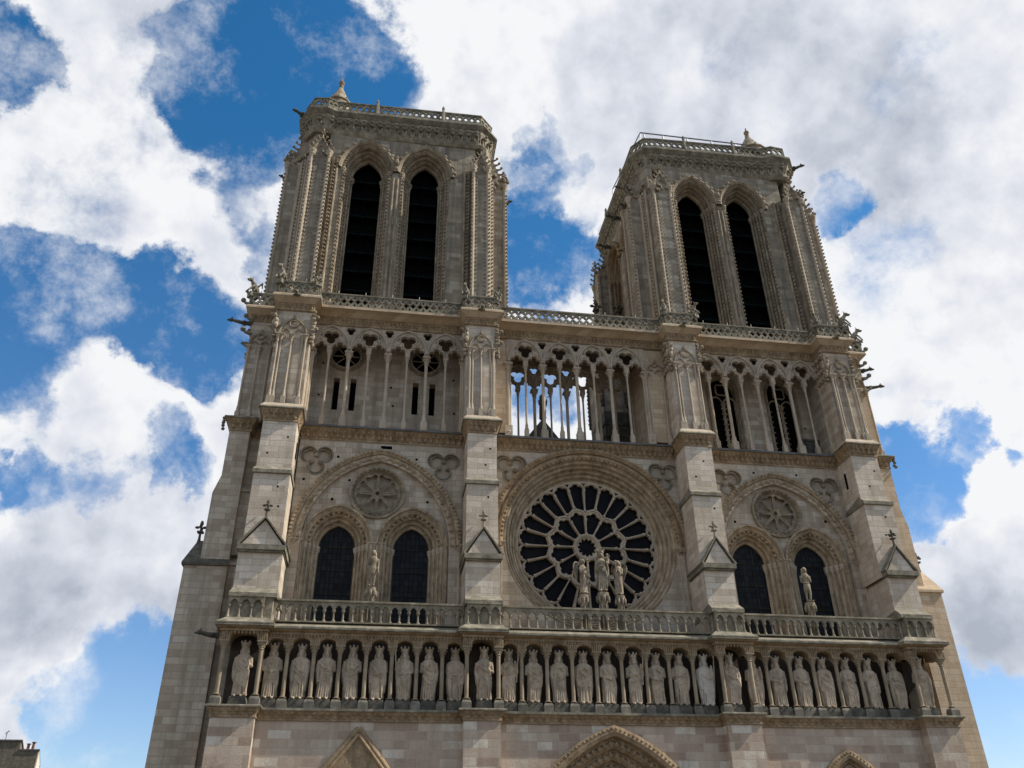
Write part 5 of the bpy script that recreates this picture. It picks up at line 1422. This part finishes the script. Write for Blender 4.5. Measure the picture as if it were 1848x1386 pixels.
# stair turret behind the right tower's inner side (lower pinnacled block)
mb = MB()
xa, xb, ya, yb = 4.9, 6.9, 13.2, 17.4
mb.box(xa, xb, ya, yb, 34.5, 42.8)
part(mb, 'stair_turret', M['tower'])
mb = MB(); mb.box(xa + .02, xb, ya + .02, yb, 26.2, 34.5)
for q in range(7): mb.box(xa - .08, xb, ya - .08, yb, 27 + q * 1.05, 27.08 + q * 1.05)
for q in range(5): mb.box(xa + q * .45, xa + .08 + q * .45, ya - .1, ya, 26.3, 34.5)
part(mb, 'stair_turret', M['grime'])  # lower block coloured dark to stand in for shade behind the arcade
for (x, y) in ((xa, ya), (xa, yb), (xb, ya)):
    mb = MB(); mb.tube((x, y, 35), (x, y, 42.6), .16, n=8, caps=False); finial(mb, x, y, 43.6, 1.9)
    mb.lathe(x, y, [(.34, 42.4), (.38, 42.8), (.3, 43.0), (.1, 44.2)], 8)
    for q in range(18): mb.ell((x - .17, y - .12, 35.4 + q * .4), (.09, .09, .11), 5, 3)
    part(mb, 'pinnacle', M['grime'], smooth=True)
gargoyle((xa, ya + 1, 40.3), (-1, -.3, -.05), 1.3, 1.3)

# nave roof behind the open gallery
mb = MB()
ax, az, hw, ridge0 = .35, 34.75, 6.0, 15.5
mb.add([(ax, ridge0, az), (ax - hw, ridge0, az - hw * 1.35), (ax + hw, ridge0, az - hw * 1.35), (ax, 60, az), (ax - hw, 60, az - hw * 1.35), (ax + hw, 60, az - hw * 1.35)],
       [(0, 1, 2), (0, 3, 4, 1), (0, 2, 5, 3)])
part(mb, 'roof', M['lead'])
mb = MB(); mb.box(-20, 21, 18, 60, GZ, 26.0); part(mb, 'nave', M['wall'])

# ================================================================ statues
def remesh_body(mb, voxel, name, m, smooth_it=2):
    me = mb.mesh('tmp', [m]); o = bpy.data.objects.new('tmp', me); col.objects.link(o)
    md = o.modifiers.new('r', 'REMESH'); md.mode = 'VOXEL'; md.voxel_size = voxel; md.use_smooth_shade = True
    if smooth_it:
        s = o.modifiers.new('s', 'SMOOTH'); s.iterations = smooth_it; s.factor = .5
    dg = bpy.context.evaluated_depsgraph_get(); dg.update()
    out_ = bpy.data.meshes.new_from_object(o.evaluated_get(dg)); out_.name = name
    bpy.data.objects.remove(o)
    if not out_.materials: out_.materials.append(m)
    out_.polygons.foreach_set('use_smooth', [True] * len(out_.polygons))
    return out_
def robed(h=2.72, seed=0, pose=('chest', 'down'), mantle=1, beard=True, lean=0.0, m=None, nude=False, turn=0.0, wide=1.0, folds=1.0):
    """standing draped figure, feet at z=0, facing -Y. pose = (right arm, left arm); 'right' is the viewer's left"""
    r_ = random.Random(seed); mb = MB(); k = h / 2.72
    ph = [r_.uniform(0, 6.28) for _ in range(5)]; nf = r_.choice([13, 15, 17]) ; sway = r_.uniform(-.05, .05) + lean
    prof = [(.10, .31, .24), (.14, .345, .27), (.35, .335, .26), (.7, .335, .26), (1.05, .345, .265), (1.3, .345, .26), (1.5, .33, .245), (1.68, .335, .245), (1.85, .36, .25), (1.98, .37, .235), (2.07, .32, .2), (2.14, .2, .16), (2.2, .115, .115), (2.28, .105, .11)]
    if nude: prof = [(.9, .24, .17), (1.0, .25, .18), (1.3, .25, .18), (1.5, .21, .15), (1.68, .23, .16), (1.85, .29, .18), (1.98, .31, .17), (2.08, .26, .15), (2.14, .16, .12), (2.2, .09, .1), (2.28, .085, .1)]
    rows = []
    n = 44
    zs = []
    for (a, b) in zip(prof, prof[1:]):
        for q in range(3): zs.append([a[i] + (b[i] - a[i]) * q / 3 for i in range(3)])
    zs.append(list(prof[-1]))
    for z, w, d in zs:
        row = []; f = max(0, min(1, (1.75 - z) / .9)) * (0 if nude else 1) * folds
        cx = sway * math.sin(z / 2.3 * math.pi)
        for q in range(n):
            t = 2 * math.pi * q / n
            rr = 1 + f * (.12 * math.sin(nf * t + ph[0] + .5 * math.sin(z * 2 + ph[1])) + .07 * math.sin(7 * t + ph[2] + z * .8))
            if not nude and z < 1.9: rr += .03 * math.sin(9 * t + z * 5 + ph[3])
            row.append(((cx + w * wide * rr * math.cos(t)) , d * rr * math.sin(t), z))
        rows.append(row)
    mb.grid(rows, closed=True); mb.add(rows[0], [tuple(range(n - 1, -1, -1))]); mb.add(rows[-1], [tuple(range(n))])
    if nude:
        for s in (-1, 1): mb.pipe([(s * .13, 0, 1.1), (s * .13 + (.03 if s > 0 else 0), -.04 if s > 0 else 0, .62), (s * .12, .02, .1)], [.15, .10, .06], 10)
    # head
    hx = sway * .4; tx = turn
    mb.ell((hx, -.01, 2.42), (.18, .20, .225), 14, 10)
    mb.ell((hx + tx * .1, -.20, 2.40), (.035, .055, .065), 6, 4)            # nose
    mb.ell((hx + tx * .1, -.175, 2.465), (.13, .05, .028), 8, 4)           # brow
    for s in (-1, 1):
        mb.ell((hx + s * .165, .0, 2.41), (.03, .05, .07), 6, 4)         # ears
        mb.ell((hx + s * .06 + tx * .1, -.155, 2.405), (.024, .045, .016), 6, 4)
    mb.ell((hx, -.185, 2.325), (.05, .03, .018), 6, 4)
    if beard:
        mb.ell((hx, -.15, 2.25), (.12, .10, .14), 10, 6)
    mb.ell((hx, .06, 2.40), (.21, .19, .235), 12, 8); 
    for s in (-1, 1): mb.ell((hx + s * .175, .04, 2.24), (.075, .1, .16), 8, 6)  # hair locks
    # arms
    P = {'chest': ((.40, -.02, 1.55), (.08, -.29, 1.80)), 'waist': ((.41, .0, 1.5), (.08, -.30, 1.36)), 'down': ((.41, .0, 1.5), (.36, -.16, 1.06)),
         'raised': ((.42, -.08, 1.62), (.33, -.27, 2.0)), 'out': ((.42, -.04, 1.5), (.28, -.42, 1.52)), 'belly': ((.40, .0, 1.52), (.02, -.31, 1.58)), 'pray': ((.36, -.10, 1.56), (.03, -.38, 1.86))}
    for s, p in ((-1, pose[0]), (1, pose[1])):
        el, ha = P[p]; sh = Vector((s * .34 * wide + sway * .4, 0, 1.98)); el = Vector((s * el[0] * wide * (.85 if nude else 1) + sway * .7, el[1], el[2])); ha = Vector((s * ha[0] + sway * .7, ha[1], ha[2]))
        a, b_, c_ = (.085, .07, .05) if nude else (.115, .105, .07)
        mb.pipe([sh, (sh + el) / 2, el, (el + ha) / 2, ha], [a, a * .97, b_, b_ * .85, c_], 10)
        mb.ell(el, (b_, b_, b_), 8, 6)
        d_ = (ha - el).normalized(); mb.ell(ha + d_ * .05, (.06, .055, .07), 8, 6)
        for q in range(4):
            o_ = Vector((0, 0, .045 - .03 * q)) if abs(d_.x) > .4 else Vector((-.045 + .03 * q, 0, 0))
            mb.pipe([ha + d_ * .07 + o_, ha + d_ * .14 + o_ + Vector((0, -.01, -.01)), ha + d_ * .18 + o_ + Vector((0, .02, -.02))], [.02, .018, .014], 5)
        mb.pipe([ha + d_ * .02, ha + d_ * .08 + Vector((0, -.03, .06))], [.022, .016], 5)
        if not nude:   # hanging sleeve
            mb.pipe([(el + ha) / 2, (el + ha) / 2 + Vector((0, .02, -.22)), (el + ha) / 2 + Vector((-s * .02, .06, -.48))], [.10, .09, .035], 8)
    # drapery: diagonal mantle folds over the front
    if not nude:
        sg = 1 if mantle > 0 else -1
        for q in range(r_.choice([1, 2, 2, 3])):
            z0, z1 = 1.84 - q * .22 + r_.uniform(-.06, .06), 1.45 - q * .30 + r_.uniform(-.14, .12); sg_ = r_.uniform(.05, .2)
            x_a, x_b = -.34, r_.uniform(.18, .34)
            pts = [(sg * (x_a + (x_b - x_a) * t) * wide, -math.sqrt(max(.03, 1 - (-.98 + 1.75 * t) ** 2)) * .27 - .012, z0 + (z1 - z0) * t - sg_ * math.sin(math.pi * t)) for t in [i / 10 for i in range(11)]]
            mb.pipe(pts, [.018 + .026 * math.sin(math.pi * i / 10) for i in range(11)], 6)
        xs_ = sg * .29 * wide
        mb.pipe([(xs_, -.16, 1.35), (xs_ * 1.08, -.19, .95), (xs_ * .98, -.17, .5), (xs_, -.14, .3)], [.07, .085, .07, .04], 8)
        for q in range(5):
            x = -.22 + .11 * q + r_.uniform(-.02, .02)
            mb.pipe([(x * .8, -.24, 1.25 + r_.uniform(-.15, .1)), (x, -.265, .7), (x * 1.15, -.255, .12)], [.012, .032, .036], 6)
        for q in range(4):
            zc_ = r_.uniform(.9, 1.55); xa_ = r_.uniform(-.25, .1); ln = r_.uniform(.15, .3); dz_ = r_.uniform(-.3, .3)
            mb.pipe([(xa_ + ln * t, -.255 - .02 * math.sin(math.pi * t), zc_ + dz_ * t - .09 * math.sin(math.pi * t)) for t in (0, .25, .5, .75, 1)], [.008, .022, .028, .022, .008], 6)
        if abs(mantle) > 1:
            for s in (-1, 1): mb.pipe([(s * .3, -.1, 2.05), (s * .37, -.12, 1.6), (s * .39, -.08, 1.0), (s * .36, -.06, .4)], [.05, .08, .08, .05], 8)
    # feet
    for s in (-1, 1): mb.ell((s * .16, -.26, .07), (.08, .19, .07), 8, 6)
    mb.v = [a * np.array([k, k, k]) for a in mb.v]
    return mb
def crown_mesh(m, k=1.0):
    mb = MB(); mb.lathe(0, 0, [(.195, 2.50), (.215, 2.52), (.215, 2.6), (.23, 2.66), (.20, 2.66), (.19, 2.6)], 16)
    for q in range(6):
        t = q * math.pi / 3 + .5; mb.ell((.22 * math.cos(t), .22 * math.sin(t), 2.71), (.055, .055, .085), 6, 4)
    mb.ell((0, 0, 2.58), (.19, .19, .1), 10, 6)
    mb.v = [a * k for a in mb.v]
    me = mb.mesh('crown', [m]); me.polygons.foreach_set('use_smooth', [True] * len(me.polygons)); return me
def mesh_of(mb, nm, m, sm=True):
    me = mb.mesh(nm, [m])
    if sm: me.polygons.foreach_set('use_smooth', [True] * len(me.polygons)); me.set_sharp_from_angle(angle=R(45))
    return me
def child(me, nm, par, loc=(0, 0, 0), rot=(0, 0, 0)):
    o = bpy.data.objects.new(nm, me); col.objects.link(o); o.parent = par; o.location = loc; o.rotation_euler = rot
    return o
mb = MB(); mb.box(-.42, .42, -.36, .42, 0, .28); mb.add([(-.42, -.36, .28), (.42, -.36, .28), (.36, -.34, .47), (-.36, -.34, .47), (-.42, .42, .28), (.42, .42, .28), (.36, .4, .47), (-.36, .4, .47)], [(0, 1, 2, 3), (1, 5, 6, 2), (5, 4, 7, 6), (4, 0, 3, 7), (3, 2, 6, 7)])
plinth_me = mesh_of(mb, 'plinth', M['grime'], False)
crown_me = crown_mesh(M['statue']); crown_pale = crown_mesh(M['pale'])
mb = MB(); mb.tube((0, 0, 0), (0, 0, 1.55), .028, n=6); mb.ell((0, 0, 1.6), (.075, .075, .1), 7, 5)
staff_me = mesh_of(mb, 'sceptre', M['statue'])
kings = [  # (arm on the viewer's left, arm on the right, mantle, sceptre side, look)
 ('down', 'chest', 1, 0),
 ('waist', 'waist', 1, 0),
 ('down', 'down', 2, 0),
 ('down', 'belly', 1, 0),
 ('down', 'belly', -1, 0),
 ('down', 'waist', 2, 0),
 ('raised', 'waist', -1, -1),
 ('chest', 'down', 1, 0),
 ('waist', 'down', -2, 0),
 ('down', 'belly', 1, 0),
 ('chest', 'raised', -1, 1),
 ('chest', 'down', 1, 0),
 ('down', 'chest', -1, 0),
 ('down', 'chest', 2, 0),
 ('waist', 'waist', 1, 0),
 ('belly', 'raised', -1, 1),
 ('waist', 'chest', -1, 0),
 ('belly', 'down', -1, 0),
 ('down', 'raised', 2, 1),
 ('raised', 'down', 1, -1),
 ('belly', 'raised', 2, 0),
 ('waist', 'down', -1, 0),
 ('waist', 'waist', 1, 0),
 ('down', 'chest', 2, 0),
 ('belly', 'belly', 1, 0),
 ('chest', 'down', -1, 0),
 ('waist', 'belly', 2, 0),
 ('belly', 'down', -2, 0),
]
KL = ['sunlit crowned king statue with hand at chest, alone on the leftmost buttress', 'king statue with hands joined low, first right of the leftmost buttress', 'king statue wrapped in a long plain mantle, second right of the leftmost buttress', 'king statue with forearm across the waist, third right of the leftmost buttress', 'king statue with a sash over one shoulder, fourth right of the leftmost buttress', 'king statue in a mantle, fourth left of the buttress left of the rose', 'king statue raising a sceptre, third left of the buttress left of the rose', 'king statue with hand on chest, second left of the buttress left of the rose', 'king statue in swirling mantle, directly left of the buttress left of the rose', 'half sunlit king statue on the buttress just left of the rose window', 'king statue with shouldered sceptre, leftmost of the nine below the rose window', 'king statue with hand on chest, second from left of nine below the rose', 'king statue with arm over mantle, third from left of nine below the rose', 'slim king statue with long straight folds, fourth from left of nine below the rose', 'king statue with both hands forward, middle one of nine below the rose', 'king statue with sceptre and gathered robe, sixth from left of nine below the rose', 'king statue with a hand at the chest, seventh from left of nine below the rose', 'king statue with shoulder sash, eighth from left of nine below the rose', 'palest cleanest king statue with a sceptre, rightmost of nine below the rose', 'king statue with a sceptre on the buttress just right of the rose window', 'wide robed king statue, first right of the buttress right of the rose', 'king statue with low hand in robe, second right of the buttress right of the rose', 'king statue with clasped hands, third right of the buttress right of the rose', 'king statue in straight folded mantle, fourth left of the rightmost buttress', 'king statue with arms folded at the waist, third left of the rightmost buttress', 'king statue with one arm crossing his chest, second left of the rightmost buttress', 'bearded king statue holding his robe, directly left of the rightmost buttress', 'half sunlit king statue with a sash, alone on the rightmost buttress']
for i, ((x, k), kd) in enumerate(zip(KX, kings)):
    y = 1.22 if k else .82
    t = empty('king_statue', (x, y, 9.38)); t.rotation_euler = (0, 0, rnd.uniform(-.12, .12))
    tag(t, KL[i], 'statue', 'king statues in the gallery')
    m = M['pale'] if i == 18 else M['statue']
    b = remesh_body(robed(2.72, 100 + i, kd[:2], kd[2], True, m=m, wide=rnd.uniform(1.0, 1.1)), .026, 'body', m, 1)
    child(b, 'body', t, (0, 0, .43)); child(crown_pale if i == 18 else crown_me, 'crown', t, (0, 0, .43)); child(plinth_me, 'plinth', t)
    if kd[3]:
        child(staff_me, 'sceptre', t, (kd[3] * .37, -.32, .47 + 1.0), (0, kd[3] * .08, 0))

# Virgin group in front of the rose
def pedestal(h, r, m):
    mb = MB()
    for q in range(6):
        t = q * math.pi / 3; mb.tube((r * .62 * math.cos(t), r * .62 * math.sin(t), 0), (r * .62 * math.cos(t), r * .62 * math.sin(t), h * .72), r * .17, n=7)
    mb.lathe(0, 0, [(r * .5, 0), (r * .45, h * .7), (r * .7, h * .74), (r * .8, h * .8), (r * .72, h * .86), (r * 1.0, h * .95), (r * .95, h)], 14)
    mb.lathe(0, 0, [(r * 1.0, 0), (r, .12), (r * .8, .2)], 10)
    for q in range(8):
        t = q * math.pi / 4; mb.ell((r * math.cos(t), r * math.sin(t), h * .85), (r * .25, r * .25, h * .09), 6, 4)
    mb.add([(r * math.cos(q * math.pi / 6), r * math.sin(q * math.pi / 6), h) for q in range(12)], [tuple(range(12))])
    return mesh_of(mb, 'pedestal', m)
zf = 13.65
SM = M['carved2'] = stone_plain('weathered limestone figure', (.15, .13, .095), (.29, .255, .20), (.50, .45, .37), scale=2.6, streak=.55, dark=(.08, .07, .05))
t = empty('virgin_statue', (.80, 1.95, zf)); tag(t, 'tall crowned robed woman statue holding a child, before the centre of the rose window', 'statue'); t.rotation_euler = (0, 0, -.1)
ph_ = 16.1 - zf
b = remesh_body(robed(2.55, 901, ('belly', 'belly'), 2, False, lean=-.06, wide=.78), .028, 'body', SM); child(b, 'body', t, (0, 0, ph_))
child(crown_mesh(SM, 2.55 / 2.72), 'crown', t, (0, 0, ph_)); child(pedestal(ph_, .35, SM), 'pedestal', t)
c = MB(); c.ell((.34, -.28, 1.92), (.12, .12, .19), 10, 8); c.ell((.34, -.30, 2.17), (.085, .09, .105), 10, 8); c.pipe([(.25, -.34, 1.98), (.2, -.42, 2.0)], [.04, .03], 6); c.pipe([(.42, -.34, 1.98), (.47, -.4, 2.12)], [.04, .03], 6); c.pipe([(.3, -.32, 1.8), (.26, -.42, 1.6)], [.065, .04], 6); c.pipe([(.38, -.32, 1.8), (.37, -.42, 1.58)], [.065, .04], 6)
child(remesh_body(c, .02, 'child', SM), 'held_child', t, (0, 0, ph_))
def angel(x, s, lab):
    t = empty('angel_statue', (x, 1.95, zf)); tag(t, lab, 'statue'); t.rotation_euler = (0, 0, s * .55)
    h = 15.95 - zf
    b = remesh_body(robed(2.2, 910 + s, ('pray', 'pray') if s < 0 else ('pray', 'waist'), s, False, lean=s * .05, wide=.76), .028, 'body', SM); child(b, 'body', t, (0, 0, h))
    for q in (-1, 1):
        w = MB(); rows = []
        for i in range(9):
            u = i / 8; z = 1.95 - 1.25 * u + .3 * math.sin(math.pi * u * .6); wd = .24 * math.sin(math.pi * min(1, u * .85 + .18))
            rows.append([(q * (.16 + .05 * j / 4) + q * wd * (j / 4), .2 + .10 * math.sin(math.pi * j / 4) + .04 * (j % 2) + .05 * u, z + .02 * (j % 2)) for j in range(5)])
        w.grid(rows); w.grid([[(a, b_ + .07, c_) for a, b_, c_ in r] for r in rows], flip=True)
        edge = [r[-1] for r in rows] + [r[0] for r in rows[::-1]]
        w.pipe([(a, b_ + .035, c_) for a, b_, c_ in edge], .045, 5, closed=True)
        child(mesh_of(w, 'wing', SM), 'wing', t, (0, 0, h))
    child(pedestal(h, .29, SM), 'pedestal', t)
    for k in range(2):
        cdl = MB(); cdl.tube((-s * .0, -.42, 1.3), (-s * .0, -.44, 1.95), .035, n=7); cdl.lathe(0, -.44, [(.04, 1.9), (.07, 1.95), (.02, 2.02)], 7)
    child(mesh_of(cdl, 'candlestick', SM), 'candlestick', t, (0, 0, h))
angel(-.35, 1, 'winged angel statue on the left of the crowned woman, before the rose window')
angel(1.80, -1, 'winged angel statue on the right of the crowned woman, before the rose window')
for (x, lab, s) in ((-12.40, 'slender bare male statue on a bracket between the left pair of dark windows', 950), (13.42, 'slender bare female statue on a bracket between the right pair of dark windows', 951)):
    t = empty('nude_statue', (x, 1.95, zf)); tag(t, lab, 'statue')
    h = 15.95 - zf; b = remesh_body(robed(2.25, s, ('chest', 'down') if s == 950 else ('waist', 'chest'), 1, False, nude=True, lean=.05), .026, 'body', SM)
    child(b, 'body', t, (0, 0, h)); child(pedestal(h, .30, M['carved']), 'pedestal', t)

# chimera statues on the balustrade corners
def chimera_mesh(kind):
    mb = MB()   # crouching beast facing -Y leaning over the rail
    mb.pipe([(0, .22, .12), (0, .12, .42), (0, -.02, .72), (0, -.16, .88)], [.2, .22, .17, .11], 10)
    mb.ell((0, -.26, .98), (.13, .17, .13), 10, 7); mb.ell((0, -.42, .93), (.08, .12, .06), 8, 5); mb.ell((0, -.40, .86), (.06, .09, .035), 8, 4)
    for s in (-1, 1):
        mb.pipe([(s * .07, -.2, 1.06), (s * .10, -.14, 1.24)], [.045, .015], 6)
        mb.pipe([(s * .15, 0, .66), (s * .2, -.2, .42), (s * .15, -.34, .2), (s * .15, -.4, .08)], [.075, .06, .05, .06], 8)
        mb.pipe([(s * .16, .2, .18), (s * .26, -.05, .34), (s * .22, -.12, .08)], [.11, .09, .06], 8)
        mb.pipe([(s * .14, .2, .62), (s * .3, .34, .85 + .12 * kind), (s * .26, .4, .5)], [.07, .09, .04], 6)
    mb.pipe([(0, .3, .1), (0, .45, .25), (.1, .5, .5)], [.06, .045, .02], 6)
    return remesh_body(mb, .028, 'body', M['top'], 1)
chm = [chimera_mesh(0), chimera_mesh(1)]
mb = MB(); mb.box(-.22, .22, -.25, .3, -.25, .04); bl = mesh_of(mb, 'block', M['top'], False)
CH = [(-19.72, 1.45, .5, 'horned beast statue on the left corner of the leftmost balustrade block'), (-17.35, 1.45, -.5, 'horned beast statue on the right corner of the leftmost balustrade block'),
      (-7.5, 1.5, .5, 'beast statue at the left corner of the balustrade under the left tower inner pier'), (-5.35, 1.5, -.5, 'beast statue at the right corner of the balustrade under the left tower inner pier'),
      (6.45, 1.5, .6, 'beast statue at the left corner of the balustrade block left of the right tower openings'), (8.65, 1.5, -.5, 'beast statue at the right corner of the balustrade block left of the right tower openings'),
      (17.75, 1.5, .6, 'beast statue on the left corner of the rightmost balustrade block'), (19.95, 1.5, -1.0, 'horned beast statue leaning out against the sky on the rightmost balustrade block'),
      (-21.7, 3.2, .9, 'beast statue against the sky on the far left balustrade corner'), (21.85, 3.3, -1.1, 'lower beast statue against the sky on the far right balustrade corner')]
for i, (x, y, rz, lab) in enumerate(CH):
    t = empty('chimera_statue', (x, y, 36.05)); t.rotation_euler = (0, 0, -rz); tag(t, lab, 'statue', 'beast statues on the balustrade')
    t.scale = (1.12, 1.12, 1.12) if i in (0, 7, 8, 9) else (.9, .9, .9)
    child(chm[i % 2], 'body', t); child(bl, 'block', t)
# angel with trumpet on the nave gable, seen through the open gallery
t = empty('trumpet_angel_statue', (.35, 15.7, 34.7)); tag(t, 'dark winged statue on the roof peak seen through the open gallery', 'statue'); t.rotation_euler = (0, 0, .4)
child(remesh_body(robed(2.5, 77, ('chest', 'raised'), 1, False, wide=.8), .035, 'body', M['grime']), 'body', t)
w = MB(); w.pipe([(.3, -.3, 2.05), (.6, -.7, 2.3)], [.03, .06], 6); child(mesh_of(w, 'trumpet', M['grime']), 'trumpet', t)

# ================================================================ house at the far left
h = empty('grey_house', (-46, 42, GZ)); tag(h, 'grey rendered house end with chimney pots at the bottom left corner', 'house')
def hp(mb, nm, m): 
    o = mb.build(nm, m, smooth=False); o.parent = h; o.matrix_parent_inverse = Matrix.Translation(-Vector(h.location)); return o
X1, X2 = -41.85, -40.3
def prism(mb, x0, x1, y0, y1, z0, z1, sk=-.30):
    o_ = (y1 - y0) * sk
    mb.add([(x0, y0, z0), (x1, y0, z0), (x1 + o_, y1, z0), (x0 + o_, y1, z0), (x0, y0, z1), (x1, y0, z1), (x1 + o_, y1, z1), (x0 + o_, y1, z1)],
           [(0, 3, 2, 1), (4, 5, 6, 7), (0, 1, 5, 4), (1, 2, 6, 5), (2, 3, 7, 6), (3, 0, 4, 7)])
mb = MB(); prism(mb, -60, X2, 40, 52, GZ, 12.25); prism(mb, -60, X1, 40.01, 51.9, 12.25, 13.0); hp(mb, 'wall', M['render'])
mb = MB(); prism(mb, -60, X1 + .12, 39.9, 52, 13.0, 13.12); hp(mb, 'roof', M['lead'])
mb = MB(); prism(mb, X1 + .01, X2 + .15, 39.92, 52.1, 12.25, 12.37); hp(mb, 'roof', M['lead'])
mb = MB(); prism(mb, X2 + .003, X2 + .10, 40.05, 50, GZ, 12.24); hp(mb, 'side_wall', M['white'])
for x, hh in ((-41.35, .42), (-40.95, .55)):
    mb = MB(); mb.lathe(x, 40.5, [(.13, 12.36), (.11, 12.36 + hh), (.13, 12.36 + hh)], 10); mb.lathe(x, 40.5, [(.03, 12.36 + hh), (.2, 12.4 + hh), (.2, 12.44 + hh), (.02, 12.5 + hh)], 10); hp(mb, 'chimney_pot', M['terracotta'])
mb = MB(); mb.tube((-43.3, 40.3, 13.1), (-43.3, 40.3, 13.8), .03, n=5); mb.tube((-43.45, 40.3, 13.7), (-43.1, 40.3, 13.85), .025, n=5); mb.tube((-43.4, 40.3, 13.55), (-43.2, 40.3, 13.95), .02, n=5); hp(mb, 'antenna', M['iron'])
